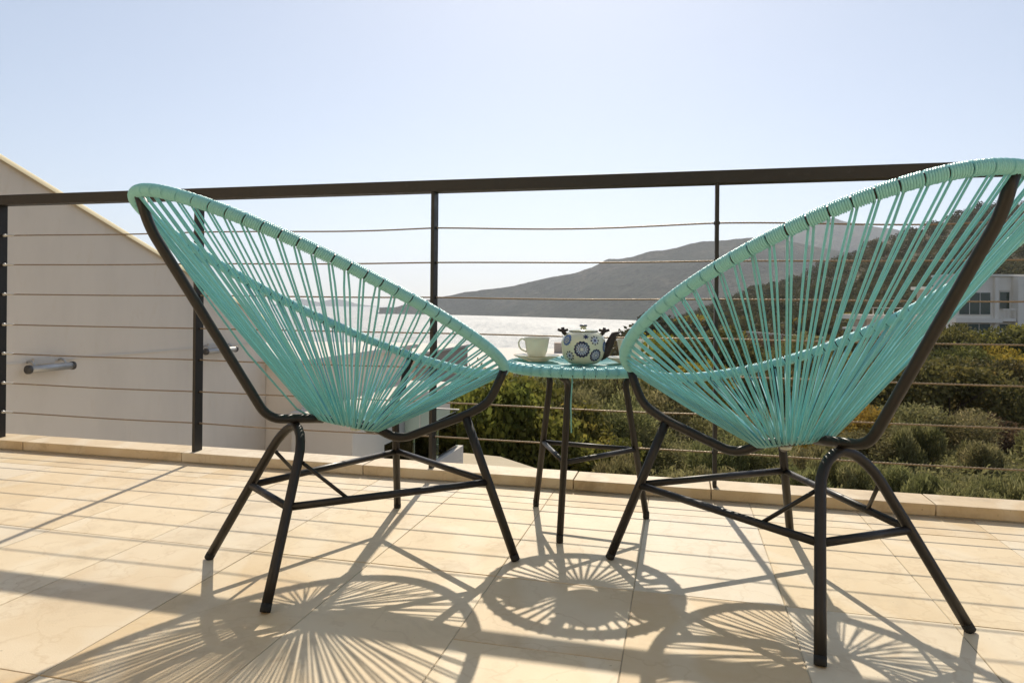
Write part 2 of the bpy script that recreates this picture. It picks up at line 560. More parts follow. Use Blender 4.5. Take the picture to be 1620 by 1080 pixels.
# unseen wall with glazed door, added behind the camera to bounce sunlight
vw = empty('bounce_wall', SN(0, -1.75, 0), ROT)
tag(vw, 'white villa wall with a glazed door behind the viewer', 'wall')
MB().box((-7.2, -0.3, -3.6), (-1.3, 0.0, 3.3)).build('wall', M_BOUNCE, vw)
MB().box((1.5, -0.3, -3.6), (6.0, 0.0, 3.3)).build('wall', M_BOUNCE, vw)
MB().box((-1.298, -0.3, 2.25), (1.498, 0.0, 3.3)).build('lintel', M_BOUNCE, vw)
dr = MB().box((-1.298, -0.16, 0.0), (1.498, -0.10, 2.248)).build('door', M_RAIL, vw)
for a, b in ((-1.24, 0.07), (0.13, 1.44)):
    MB().box((a, -0.097, 0.07), (b, -0.085, 2.18)).build('pane', M_PANE, dr)

# ------------------------------------------------------------------ railing
rail = empty('cable_railing', SN(-2.92, 2.468, 0), 0)
tag(rail, 'charcoal metal railing with a flat top rail and seven steel cables along the kerb', 'railing')
rail.rotation_euler = (0, 0, ROT)
RS0 = -2.92
def rs(s):
    return s - RS0
MB().box((rs(-4.35), -0.027, 1.066), (rs(4.4), 0.027, 1.109), 0.0025).build('top_rail', M_RAIL, rail)
POSTS = [-3.93, -2.925, -1.915, -0.898, 0.117, 1.13, 2.14, 3.15]
post_me = MB().box((-0.0065, -0.024, 0.0405), (0.0065, 0.0235, 1.0655), 0.0012).mesh('post', M_RAIL)
CZ = [0.155, 0.283, 0.413, 0.541, 0.675, 0.805, 0.934]
grom = MB().tube([(-0.0095, 0, 0), (0.0095, 0, 0)], 0.0062, 10).mesh('grommet', M_FOOT, True)
for p in POSTS:
    po = link('post', post_me, rail, (rs(p), 0, 0))
    for z in CZ:
        link('grommet', grom, po, (0, 0, z))
def cable_mesh(z, seed, amp):
    s0, s1, step = -2.905, 3.15, 0.0042
    n = int((s1 - s0) / step)
    s = np.linspace(s0, s1, n)
    k = np.searchsorted(POSTS, s) - 1
    rr = np.random.default_rng(seed)
    sag = rr.uniform(0.15, 1.0, len(POSTS)) * amp
    skew = rr.uniform(0.35, 0.7, len(POSTS))
    P = np.array(POSTS)
    t = np.clip((s - P[k]) / (np.roll(P, -1)[k] - P[k]), 0, 1)
    tt = t ** (np.log(0.5) / np.log(skew[k]))
    zz = z - sag[k] * np.sin(np.pi * tt) ** 1.3
    q = 9
    ang = np.arange(q) * 2 * np.pi / q
    tw = s * 2 * np.pi / 0.034
    rad = 0.0031 * (0.80 + 0.22 * np.abs(np.cos(1.5 * ang)))          # three strands
    A = ang[None, :] + tw[:, None]
    V = np.stack([np.repeat((s - RS0)[:, None], q, 1), rad[None] * np.cos(A), zz[:, None] + rad[None] * np.sin(A)], 2).reshape(-1, 3)
    i = np.arange(n - 1)[:, None] * q
    kk = np.arange(q)[None]
    l = (kk + 1) % q
    F = np.stack([i + kk, i + l, i + q + l, i + q + kk], 2).reshape(-1, 4)
    me = np_mesh('cable', V, F, M_CABLE)
    me.polygons.foreach_set('use_smooth', [True] * len(me.polygons))
    return me
fit_me = MB().tube([(0.004, 0, 0), (0.012, 0, 0), (0.013, 0, 0), (0.058, 0, 0), (0.062, 0, 0)], [0.007, 0.007, 0.0048, 0.0048, 0.0036], 12).mesh('cable_end_fitting', M_STEEL, True)
for k, z in enumerate(CZ):
    c = link('cable', cable_mesh(z, 40 + k, 0.017 if k == 6 else 0.004), rail)
    link('cable_end_fitting', fit_me, c, (0.004, 0, z))

# ------------------------------------------------------------------ string chairs
def rim_pt(th):
    return Vector((0.2418 + 0.4539 * math.cos(th) + 0.0043 * math.cos(2*th), 0.3657 * math.sin(th) + 0.0144 * math.sin(2*th) + 0.0034 * math.sin(3*th), 0.6648 - 0.2180 * math.cos(th)))
NS = 4000
_p = [rim_pt(2*math.pi*i/NS) for i in range(NS+1)]
_len = [0.0]
for i in range(NS):
    _len.append(_len[-1] + (_p[i+1] - _p[i]).length)
RIM_L = _len[-1]
def rim_at(l):
    l = l % RIM_L
    th = 2*math.pi * np.interp(l, _len, np.arange(NS+1)) / NS
    p = rim_pt(th)
    t = (rim_pt(th + 1e-3) - rim_pt(th - 1e-3)).normalized()
    return p, t, th
NPAIR, WRAPS = 75, 8
PITCH = RIM_L / NPAIR
WR, STEEL = 0.0140, 0.0100
def wrap_mesh():
    vs_, fs_ = [], []
    q, per = 14, 4
    rows = 0
    nrm = Vector((0.2180, 0, 0.4539)).normalized()
    for i in range(NPAIR):
        l0 = i * PITCH + 0.0013
        span = PITCH - 0.0026
        for j in range(WRAPS * per + 1):
            u = j / (WRAPS * per)
            ph = (j % per) / per
            bulge = (0.0, 0.86, 1.0, 0.86)[j % per]
            rad = WR - 0.0033 * (1 - bulge) + 0.0004 * math.sin(i * 5.1 + j // per * 2.3)
            if j == 0 or j == WRAPS * per:
                rad = STEEL - 0.002
            p, t, _ = rim_at(l0 + u * span)
            a = nrm.cross(t).normalized()
            b = t.cross(a)
            skew = 0.0011
            for k in range(q):
                th = 2 * math.pi * k / q
                vs_.append(p + a * (math.cos(th) * rad) + b * (math.sin(th) * rad) + t * (skew * math.sin(th)))
            rows += 1
        base = (rows - WRAPS * per - 1) * q
        for j in range(WRAPS * per):
            for k in range(q):
                m_ = (k + 1) % q
                o = base + j * q
                fs_.append((o+k, o+m_, o+q+m_, o+q+k))
    return MB().add(vs_, fs_).mesh('wrapping', M_WRAP, True)
WRAP_ME = wrap_mesh()
RIM_ME = MB().tube([rim_pt(2*math.pi*i/160) for i in range(160)], STEEL, 12, closed=True).mesh('rim', M_FRAME, True)
RING_C, RING_U = Vector((0.282, 0, 0.345)), Vector((0.964, 0, -0.264))
def ring_pt(th, ra=0.080, rb=0.066, dz=0.0):
    return RING_C + RING_U * (ra * math.cos(th)) + Vector((0, rb * math.sin(th), dz))
RING_ME = MB().tube([ring_pt(2*math.pi*i/48, 0.074, 0.060) for i in range(48)], 0.006, 8, closed=True).mesh('seat_ring', M_FRAME, True)
def cord_meshes():
    out = []
    rr = random.Random(3)
    centre = Vector((0.28, 0, 0.60))
    for i in range(NPAIR):
        for sgn in (-1, 1):
            l = i * PITCH + sgn * rr.uniform(0.0022, 0.0060)
            p, t, th = rim_at(l)
            lay = (i + (sgn > 0)) % 2
            th2 = 2*math.pi*np.interp((i*PITCH) % RIM_L, _len, np.arange(NS+1))/NS + sgn * math.pi / NPAIR * 0.55 + rr.uniform(-.012, .012)
            e = ring_pt(th2, 0.083 + 0.004*lay, 0.069 + 0.004*lay, -0.003 - 0.0035*lay)
            d = (e - p)
            dp = (d - t * d.dot(t)).normalized()
            o = t.cross(dp).normalized()
            if o.dot(p - centre) < 0:
                o = -o
            r_ = WR + 0.0006
            r_ = WR - 0.0030
            pts = [p - dp*r_*0.75 + o*r_*0.35, p - dp*r_*0.5 + o*r_*0.80, p + o*r_, p + dp*r_*0.85 + o*r_*0.66]
            a = pts[-1]
            spread = t * (sgn * rr.uniform(0.000, 0.0035))
            sag = rr.uniform(-0.0022, 0.0022) if rr.random() < .8 else rr.uniform(0.003, 0.007)
            for u in (0.1, 0.5, 0.9):
                pts.append(a.lerp(e, u) + spread * (1-u) * (1 if u > .05 else 0) + o * (sag * math.sin(math.pi*u)))
            pts.append(e)
            pts.append(e + (RING_C - e) * 0.25 + Vector((0, 0, -0.004)))
            out.append(MB().tube(pts, rr.uniform(0.00220, 0.00238), 6, caps=False).mesh('cord', M_CORD, True))
    return out
CORD_ME = cord_meshes()
TR = 0.0112
def tube_me(name, pts, r=TR, sides=14):
    return MB().tube(pts, r, sides).mesh(name, M_FRAME, True)
def hoop_pts():
    prof = [(0.012, .192), (0.08, .165), (0.15, .137), (0.20, .117), (0.25, .096), (0.28, .084), (0.302, .073), (0.320, .058), (0.334, .042), (0.344, .022)]
    side = [Vector((z * 0.414, y, z)) for z, y in prof]
    return side + [Vector((0.349 * 0.414, 0, 0.349))] + [Vector((p.x, -p.y, p.z)) for p in reversed(side)]
HOOP = hoop_pts()
def hoop_at(z, side):
    best = None
    for a, b in zip(HOOP[:-1], HOOP[1:]):
        if (a.z - z) * (b.z - z) <= 0 and a.y * side > 0.02:
            return a.lerp(b, (z - a.z) / (b.z - a.z + 1e-9))
ATT = {s: rim_pt(s * R(36)) for s in (1, -1)}
def arm_pts(s):
    a = ATT[s]
    P = [(0.292, s*0.004, 0.342), (0.339, s*0.031, 0.331), (0.392, s*0.073, 0.297), (0.530, s*0.182, 0.364), (0.575, s*0.216, 0.396), (0.594, s*0.231, 0.450), (a.x, a.y, a.z - 0.008)]
    return fillet(P, [0, .02, .05, .05, .04, .02, 0], 6)
LEGTOP = {s: Vector((0.526, s*0.181, 0.357)) for s in (1, -1)}
LEGFOOT = {s: Vector((0.602, s*0.291, 0.012)) for s in (1, -1)}
def leg_at(z, s):
    a, b = LEGFOOT[s], LEGTOP[s]
    return a.lerp(b, (z - a.z) / (b.z - a.z))
ZST = 0.190
PARTS = []
spine = fillet([(-0.203, 0, 0.874), (-0.184, 0, 0.808), (0.076, 0, 0.372), (0.155, 0, 0.366), (0.215, 0, 0.360)], [0, .09, .06, .03, 0], 8)
PARTS.append(('spine', tube_me('spine', spine)))
PARTS.append(('rear_leg_hoop', tube_me('rear_leg_hoop', HOOP)))
for s in (1, -1):
    PARTS.append(('front_arm', tube_me('front_arm', arm_pts(s))))
    PARTS.append(('front_leg', tube_me('front_leg', [LEGFOOT[s], LEGFOOT[s].lerp(LEGTOP[s], .5), LEGTOP[s]])))
    PARTS.append(('side_stretcher', tube_me('side_stretcher', [hoop_at(ZST, s), leg_at(ZST + .004, s)], 0.0088)))
    top = hoop_at(0.285, s)
    low = hoop_at(ZST, s).lerp(leg_at(ZST, s), 0.28)
    PARTS.append(('brace', tube_me('brace', [top, low], 0.0046, 8)))
PARTS.append(('rear_stretcher', tube_me('rear_stretcher', [hoop_at(ZST, 1), hoop_at(ZST, -1)], 0.0088)))
PARTS.append(('front_stretcher', tube_me('front_stretcher', [leg_at(ZST + .006, 1), leg_at(ZST + .006, -1)], 0.0088)))
foot_me = MB().tube([(0, 0, 0.0), (0, 0, 0.002), (0, 0, 0.020), (0, 0, 0.022)], [0.0085, 0.0098, 0.0098, 0.0092], 14).mesh('foot_cap', M_FOOT, True)
bolt_me = MB().lathe([(0.0001, -0.012), (0.012, -0.012), (0.014, -0.006), (0.010, 0.002), (0.0001, 0.002)], 12).mesh('spacer', M_CHINA, True)

CAPS = []
for p, q_ in ((HOOP[0], HOOP[1]), (HOOP[-1], HOOP[-2]), (LEGFOOT[1], LEGTOP[1]), (LEGFOOT[-1], LEGTOP[-1])):
    u_ = (q_ - p).normalized()
    b_ = p - u_ * ((p.z - 0.001) / u_.z)
    CAPS.append(('foot_cap', MB().tube([b_, b_ + u_*0.0015, p + u_*0.004], [0.0100, 0.0114, 0.0114], 14).mesh('foot_cap', M_FOOT, True)))
def put_chair(x, y, yaw, label):
    c = empty('string_lounge_chair', (x, y, 0), yaw)
    tag(c, label, 'chair', 'turquoise string chairs on the terrace')
    rim = link('rim', RIM_ME, c)
    stuff(link('wrapping', WRAP_ME, rim))
    link('seat_ring', RING_ME, c)
    for nm, me in PARTS:
        link(nm, me, c)
    for nm, me in CAPS:
        link(nm, me, c)
    link('spacer', bolt_me, c, (0.305, 0, 0.333))
    for me in CORD_ME:
        link('cord', me, c)
    return c
chair_l = put_chair(-0.6374, 1.613, 0.6911, 'turquoise string chair on the left, facing the right, beside the saucer and cup')
chair_r = put_chair(0.7487, 1.3346, 1.9386, 'turquoise string chair on the right, seen from behind, nearest to the camera')
# one cord of the left chair has worked loose and hangs below the rest
p, t, th = rim_at(RIM_L * 0.5 - PITCH * 2.2)
e = ring_pt(th + 0.1, 0.085, 0.07, -0.01)
MB().tube([p, p.lerp(e, 0.3) + Vector((-0.012, 0, -0.006)), p.lerp(e, 0.65) + Vector((-0.024, -0.004, -0.012)), p.lerp(e, 0.93) + Vector((-0.020, 0, -0.006)), e], 0.0026, 6).build('cord', M_CORD, chair_l, True)

# ------------------------------------------------------------------ side table
TX, TY, TR_, TZ = 0.2115, 2.103, 0.217, 0.466
tab = empty('side_table', (TX, TY, 0))
tag(tab, 'small round three-legged side table strung with turquoise cord, between the two chairs', 'table')
T_OUT = 0.0150
rim_t = MB().tube([(TR_*math.cos(2*math.pi*i/96), TR_*math.sin(2*math.pi*i/96), TZ) for i in range(96)], 0.0105, 10, closed=True).build('table_rim', M_FRAME, tab, True)
def table_wrap():
    vs_, fs_ = [], []
    NP, per, q, W = 46, 4, 12, 6
    for i in range(NP):
        for j in range(W*per+1):
            u = j/(W*per)
            bulge = (0., .8, 1., .8)[j % per]
            rad = T_OUT - 0.0030*(1-bulge)
            if j in (0, W*per):
                rad = 0.009
            a = 2*math.pi*(i + 0.025 + 0.95*u)/NP
            for k in range(q):
                th = 2*math.pi*k/q
                rr_ = TR_ + rad*math.cos(th)
                vs_.append((rr_*math.cos(a), rr_*math.sin(a), TZ + rad*math.sin(th)))
        base = i*(W*per+1)*q
        for j in range(W*per):
            for k in range(q):
                m_ = (k+1) % q
                o = base + j*q
                fs_.append((o+k, o+q+k, o+q+m_, o+m_))
    return MB().add(vs_, fs_)
stuff(table_wrap().build('wrapping', M_WRAP, rim_t, True))
MB().tube([(0.040*math.cos(2*math.pi*i/24), 0.040*math.sin(2*math.pi*i/24), TZ - 0.0045) for i in range(24)], 0.005, 8, closed=True).build('centre_ring', M_FRAME, tab, True)
for i in range(46):
    for sg in (-1, 1):
        a = 2*math.pi*(i + sg*0.055)/46
        b = 2*math.pi*(i + sg*0.25)/46
        ca, sa, cb, sb = math.cos(a), math.sin(a), math.cos(b), math.sin(b)
        lay = 0.0022 * ((i + (sg > 0)) % 2)
        pts = [((TR_ + .0145)*ca, (TR_ + .0145)*sa, TZ - .004), ((TR_ + .0125)*ca, (TR_ + .0125)*sa, TZ + .009), (TR_*ca, TR_*sa, TZ + .0150), ((TR_ - .02)*ca, (TR_ - .02)*sa, TZ + .0135),
               (0.052*cb, 0.052*sb, TZ + .0015 + lay), (0.036*cb, 0.036*sb, TZ + .001 + lay)]
        MB().tube(pts, 0.00262, 6, caps=False).build('cord', M_CORD, tab, True)
feet_w = [(0.084, 2.257), (0.137, 1.912), (0.417, 2.136)]
legs = []
for (fx, fy) in feet_w:
    v = Vector((fx - TX, fy - TY, 0)); u = v.normalized(); rf = v.length
    legs.append((u, rf))
    pts = fillet([u*rf + Vector((0,0,0.010)), u*0.138 + Vector((0,0,0.412)), u*0.150 + Vector((0,0,0.436)), u*0.212 + Vector((0,0,0.458))], [0,.03,.02,0], 5)
    lg = MB().tube(pts, 0.0095, 12).build('leg', M_FRAME, tab, True)
    link('foot_cap', foot_me, lg, u*rf)
def tleg(i, z):
    u, rf = legs[i]
    return u * (rf + (0.138 - rf) * z / 0.412) + Vector((0, 0, z))
for i, j in ((0, 1), (1, 2), (2, 0)):
    MB().tube([tleg(i, .212), tleg(j, .212)], 0.0072, 10).build('stretcher', M_FRAME, tab, True)
# hanging end of the wrapping cord
e0 = Vector((0.0, -0.205, 0.455))
MB().tube([(-0.045, -0.19, 0.47), (-0.044, -0.186, 0.44), (-0.047, -0.184, 0.38), (-0.045, -0.186, 0.30)], 0.0022, 6).build('cord', M_CORD, tab, True)

# ------------------------------------------------------------------ china on the table
TOPZ = TZ + 0.0125
def cup_and_saucer(x, y, yaw, lab_c, lab_s):
    s = empty('saucer', (x, y, TOPZ), yaw)
    tag(s, lab_s, 'saucer', 'saucers on the side table')
    prof = [(0.0005, 0.003), (0.026, 0.003), (0.030, 0.000), (0.033, 0.001), (0.040, 0.005), (0.058, 0.0115), (0.068, 0.016), (0.0705, 0.0175), (0.0690, 0.0185), (0.058, 0.0145), (0.040, 0.0085), (0.028, 0.0060), (0.0005, 0.0060)]
    MB().lathe(prof, 40).build('dish', M_CHINA, s, True)
    MB().tube([(0.0702*math.cos(2*math.pi*i/48), 0.0702*math.sin(2*math.pi*i/48), 0.0181) for i in range(48)], 0.0008, 6, closed=True).build('gilt_edge', M_GOLD, s, True)
    c = empty('tea_cup', (x, y, TOPZ + 0.0064), yaw)
    tag(c, lab_c, 'cup', 'tea cups on the side table')
    prof = [(0.0005, 0.004), (0.020, 0.003), (0.0235, 0.0), (0.0255, 0.001), (0.0245, 0.006), (0.0275, 0.010), (0.0315, 0.024), (0.0345, 0.042), (0.0365, 0.056), (0.0392, 0.066), (0.0380, 0.0662), (0.0352, 0.056), (0.0330, 0.042), (0.0300, 0.024), (0.0255, 0.0115), (0.0005, 0.0085)]
    sides = 40
    mb = MB().lathe(prof, sides)
    vv = []
    for (a, b, z) in mb.v:                       # softly fluted sides
        th = math.atan2(b, a)
        k = 1 + 0.018 * math.cos(8*th) * min(1, max(0, (z - .008) / .02))
        vv.append((a*k, b*k, z))
    mb.v = vv
    mb.build('bowl', M_CHINA, c, True)
    hp = fillet([(-0.034, 0, 0.055), (-0.046, 0, 0.064), (-0.058, 0, 0.050), (-0.052, 0, 0.030), (-0.031, 0, 0.021)], 0.012, 5)
    MB().tube(hp, 0.0026, 8).build('handle', M_CHINA, c, True)
    return c
cup_and_saucer(0.077, 2.135, R(-10), 'cream china tea cup standing left of the flowered teapot', 'pale china saucer under the cup left of the teapot')
cup_and_saucer(0.352, 2.075, R(185), 'cream china tea cup half hidden behind the right chair', 'pale china saucer half hidden behind the right chair')

pot = empty('teapot', (0.2135, 2.078, TOPZ - 0.001), 0)
tag(pot, 'cream teapot with navy flower medallions, dark spout and twig handles', 'teapot')
POT = [(0.0005, 0.0), (0.038, 0.0), (0.044, 0.002), (0.053, 0.010), (0.0605, 0.022), (0.0645, 0.037), (0.0660, 0.052), (0.0652, 0.066), (0.0615, 0.078), (0.0545, 0.087), (0.0460, 0.0925), (0.042, 0.0945), (0.0415, 0.096)]
def pot_r(z):
    return float(np.interp(z, [p[1] for p in POT[2:]], [p[0] for p in POT[2:]]))
MB().lathe(POT, 56).build('body', M_POT, pot, True)
lid = MB().lathe([(0.0425, 0.0960), (0.0430, 0.0978), (0.040, 0.0995), (0.025, 0.1025), (0.010, 0.1042), (0.0005, 0.1045)], 40).build('lid', M_POT, pot, True)
MB().tube([(0.0428*math.cos(2*math.pi*i/48), 0.0428*math.sin(2*math.pi*i/48), 0.0962) for i in range(48)], 0.0008, 6, closed=True).build('lid_edge', M_WOOD, lid, True)
kn = MB().lathe([(0.0085, 0.1035), (0.0080, 0.1075), (0.0100, 0.1095), (0.0105, 0.1105), (0.0005, 0.1105)], 24).build('knob', M_POT, lid, True)
MB().lathe([(0.0105, 0.1105), (0.0120, 0.1118), (0.0122, 0.1138), (0.0100, 0.1152), (0.0005, 0.1155)], 24).build('knob_top', M_NAVY, kn, True)
# spout: a dark tube that swells at its root and is cut off level at the lip
sp = [(0.046, -0.006, 0.024), (0.065, -0.006, 0.034), (0.076, -0.006, 0.055), (0.084, -0.006, 0.074), (0.091, -0.006, 0.0865), (0.098, -0.006, 0.0905), (0.110, -0.006, 0.0945)]
MB().tube(sp, [0.018, 0.0165, 0.0130, 0.0105, 0.0095, 0.0060, 0.0012], 16).build('spout', M_WOOD, pot, True)
for sx in (-1, 1):
    lug = MB().tube([(sx*0.050, -0.004, 0.084), (sx*0.059, -0.004, 0.092), (sx*0.0625, -0.004, 0.107)], [0.0065, 0.0055, 0.0050], 10).build('handle_lug', M_WOOD, pot, True)
    MB().tube([(sx*0.046, -0.004, 0.1005), (sx*0.061, -0.004, 0.0955), (sx*0.0765, -0.004, 0.1005)], [0.0040, 0.0050, 0.0042], 10).build('twig_stub', M_WOOD, lug, True)
hb = [Vector((0.061*math.cos(a), 0.012 + 0.061*math.sin(a)*1.15, 0.094 - 0.02*math.sin(a))) for a in [math.pi*i/20 for i in range(21)]]
MB().tube(hb, 0.0032, 8).build('bail_handle', M_WOOD, pot, True)
def motif(phi, z0, rad, kind):
    """flat glaze medallion that follows the belly of the pot"""
    def place(u, v, off):
        r0 = pot_r(z0)
        slope = (pot_r(min(z0+.004, .093)) - pot_r(max(z0-.004, .004))) / 0.008
        z = z0 + v / math.sqrt(1 + slope*slope)
        z = min(max(z, 0.003), 0.0935)
        r_ = pot_r(z)
        a = phi + u / max(r_, 0.02)
        return ((r_ + off) * math.cos(a), (r_ + off) * math.sin(a), z)
    def disc(rfun, off, mat, name, parent, k=48, c=(0, 0)):
        vs_ = [place(c[0], c[1], off)]
        rings = 4
        for q in range(1, rings+1):
            for i in range(k):
                a = 2*math.pi*i/k
                rr_ = rfun(a) * q/rings
                vs_.append(place(c[0] + rr_*math.cos(a), c[1] + rr_*math.sin(a), off))
        fs_ = [(0, 1+i, 1+(i+1) % k) for i in range(k)]
        for q in range(rings-1):
            for i in range(k):
                j = (i+1) % k
                fs_.append((1+q*k+i, 1+(q+1)*k+i, 1+(q+1)*k+j, 1+q*k+j))
        return MB().add(vs_, fs_).build(name, mat, parent, True)
    pet = {'big': 14, 'blue': 12, 'ring': 8, 'star': 7, 'dots': 12, 'small': 9}[kind]
    sc = lambda n, d: (lambda a: rad * (1 - d + d * abs(math.cos(n*a/2))))
    if kind == 'star':
        disc(sc(pet, 0.55), 0.0004, M_NAVY, 'flower_motif', pot)
        return
    if kind in ('ring', 'small'):
        g = None
        root = disc(lambda a: rad*0.62, 0.0004, M_PALE, 'flower_motif', pot)
        for i in range(pet):
            a = 2*math.pi*i/pet
            disc(lambda a_: rad*0.19, 0.0006, M_NAVY, 'petal', root, 10, (rad*0.83*math.cos(a), rad*0.83*math.sin(a)))
        disc(lambda a: rad*0.25, 0.0008, M_NAVY, 'centre', root, 16)
        return
    root = disc(sc(pet, 0.12), 0.0004, M_BLUE if kind == 'blue' else M_NAVY, 'flower_motif', pot, 84)
    disc(lambda a: rad*(0.66 + 0.07*math.cos(pet*a)), 0.0006, M_PALE if kind != 'blue' else M_BLUE, 'inner_petals', root, 84)
    for ring, cnt, sz in ((0.52, pet, .085), (0.30, 8, .075)):
        for i in range(cnt):
            a = 2*math.pi*(i + .5)/cnt
            disc(lambda a_: rad*sz, 0.0008, M_POT if kind == 'blue' else (M_BLUE if ring > .4 else M_NAVY), 'dot', root, 8, (rad*ring*math.cos(a), rad*ring*math.sin(a)))
    disc(lambda a: rad*0.12, 0.0009, M_POT, 'centre', root, 12)
F = -math.pi/2
motif(F - 0.16, 0.0455, 0.0245, 'big')
motif(F - 0.95, 0.071, 0.0175, 'blue')
motif(F + 0.02, 0.0815, 0.0085, 'star')
motif(F + 0.45, 0.071, 0.0140, 'ring')
motif(F + 0.52, 0.028, 0.0195, 'dots')
motif(F - 0.78, 0.026, 0.0145, 'small')
motif(F + 1.15, 0.052, 0.0160, 'blue')
motif(F + 1.9, 0.05, 0.022, 'big')
motif(F - 1.75, 0.045, 0.021, 'dots')

# ------------------------------------------------------------------ neighbouring house on the left
hA = empty('neighbour_house', SN(-6.63, 8.0, -3.6), ROT)
tag(hA, 'neighbouring white house with a big sloping parapet wall at the left edge', 'house')
def sl(n):                                  # top of the sloping wall
    return 2.067 - 0.368 * (n - 5.57) + 3.6
def wallpoly(x0, x1, nlist, zlist_top, zb):
    mb = MB()
    m_ = len(nlist)
    v0 = [(x0, n-8.0, z) for n, z in zip(nlist, zlist_top)] + [(x0, nlist[-1]-8.0, zb), (x0, nlist[0]-8.0, zb)]
    v1 = [(x1, y, z) for (_, y, z) in v0]
    k = len(v0)
    mb.add(v0 + v1, [tuple(range(k)), tuple(range(2*k-1, k-1, -1))] + [(i, k+i, k+(i+1) % k, (i+1) % k) for i in range(k)])
    return mb
wallpoly(-0.30, 0.0, [-3.0, 1.0, 10.2], [sl(1.0), sl(1.0), sl(10.2)], 0.0).build('wall', M_WHITE, hA)
# rounded cream capping on the slope
cap = []
for n in np.linspace(1.0, 10.2, 12):
    cap.append((-0.13, n - 8.0, sl(n) + 0.0))
mbc = MB()
q = 9
cv = []
for (x, y, z) in cap:
    for k in range(q):
        a = math.pi * k / (q-1)
        cv.append((x + 0.172*math.cos(a), y, z - 0.03 + 0.11*math.sin(a)))
cf = []
for i in range(len(cap)-1):
    for k in range(q-1):
        cf.append((i*q+k, i*q+k+1, (i+1)*q+k+1, (i+1)*q+k))
cf.append(tuple(range((len(cap)-1)*q, len(cap)*q)))
mbc.add(cv, cf).build('capping', M_CAP, hA, True)
MB().box((0.0, -3.0, 3.592), (0.012, 2.2, 3.612)).build('wall_ledge', M_WHITE2, hA)
MB().box((-3.2, 2.22, 0), (0.66, 7.0, 3.24), 0.01).build('rear_block', M_WHITE, hA)
MB().box((-3.3, 2.12, 3.243), (0.76, 7.1, 3.33), 0.01).build('roof_slab', M_WHITE2, hA)
MB().box((0.665, 1.9, 0), (1.72, 6.6, 2.46), 0.01).build('side_block', M_WHITE2, hA)
MB().box((0.667, 1.82, 2.463), (1.80, 6.7, 2.53), 0.01).build('roof_slab', M_WHITE2, hA)
def wall_lamp(n0, n1, z, label):
    l = empty('wall_lamp', SN(-6.63, (n0+n1)/2, z), ROT)
    tag(l, label, 'lamp', 'tube lamps on the sloping wall')
    h = (n1-n0)/2
    MB().tube([(0.115, -h+.03, -0.085), (0.115, h-.03, -0.085)], 0.040, 18).build('tube_body', M_STEEL, l, True)
    for s in (-1, 1):
        MB().tube([(0.115, s*(h-.03), -0.085), (0.115, s*h, -0.085)], 0.046, 18).build('end_cap', M_DARKSTEEL, l, True)
        MB().tube(fillet([(0.002, s*(h-.09), -0.02), (0.06, s*(h-.09), 0.0), (0.112, s*(h-.09), -0.055)], 0.03, 4), 0.011, 10).build('bracket', M_STEEL, l, True)
    MB().box((0.002, -h*.45, -0.05), (0.03, h*.45, 0.02), 0.004).build('back_plate', M_WHITE2, l)
wall_lamp(5.79, 6.35, 0.02, 'grey tube lamp on the sloping wall, nearest the left edge')
wall_lamp(8.55, 9.25, 0.03, 'grey tube lamp on the sloping wall, behind the second railing post')

# lower balcony with glass guard
C0 = at_z(733, 704, -1.9)
bs, bn = C0.dot(D2), C0.dot(N2)
bal = empty('glass_balcony', SN(bs, bn, -3.6), ROT)
tag(bal, 'lower white balcony with a clear glass guard, seen below the left chair', 'balcony')
MB().box((-2.4, -3.4, 0), (0.0, -0.005, 1.46)).build('slab', M_WHITE2, bal)
MB().box((-2.4, -0.15, 1.463), (0.0, 0.0, 1.70), 0.006).build('far_upstand', M_WHITE2, bal)
MB().box((-0.15, -3.4, 1.463), (0.0, -0.155, 1.70), 0.006).build('side_upstand', M_WHITE2, bal)
for a, b in ((-2.38, -1.62), (-1.60, -0.82), (-0.80, -0.085)):
    MB().box((a, -0.080, 1.66), (b, -0.070, 2.34)).build('glass_pane', M_GLASS, bal)
for a, b in ((-3.3, -2.2), (-2.18, -1.15), (-1.13, -0.09)):
    MB().box((-0.080, a, 1.66), (-0.070, b, 2.34)).build('glass_pane', M_GLASS, bal)
MB().box((-2.38, -0.088, 2.342), (-0.06, -0.062, 2.362)).build('handrail', M_STEEL, bal)

# parapet block behind it and the white house further down
P0, P1 = at_z(655, 562, -0.6), at_z(740, 547, -0.6)
ps = P1.dot(D2)
pb = empty('roof_penthouse', SN(ps, P1.dot(N2), -3.6), ROT)
tag(pb, 'taupe flat-roofed block behind the front rim of the left chair', 'building')
ln = P1.dot(N2) - P0.dot(N2)
MB().box((-3.4, -ln, 0), (0, 0, 2.98)).build('wall', M_TANWALL, pb)
MB().box((-3.45, -ln-.05, 2.983), (0.03, 0.05, 3.05), 0.01).build('roof', M_WHITE2, pb)

lh = empty('lower_house', (1.6, 37, -9.0), ROT * 0.3)
tag(lh, 'white flat-roofed house below the terrace, behind the side table', 'house')
MB().box((-6.5, -9.5, 0), (2.7, 9.5, 6.55)).build('wall', M_WHITE, lh)
MB().box((-6.7, -9.7, 6.553), (2.9, 9.7, 6.75), 0.02).build('roof', M_WHITE2, lh)
MB().box((-6.7, -9.7, 6.752), (2.9, -9.45, 6.95), 0.02).build('parapet', M_WHITE2, lh)
MB().box((0.6, 5.5, 6.753), (1.5, 6.6, 7.35), 0.02).build('chimney', M_TANWALL, lh)
for wx in (-4.5, -1.5, 1.5):
    w = MB().box((wx-.6, -9.53, 3.6), (wx+.6, -9.502, 5.2)).build('window', M_WHITE2, lh)
    MB().box((wx-.5, -9.55, 3.7), (wx+.5, -9.532, 5.1)).build('pane', M_PANE, w)

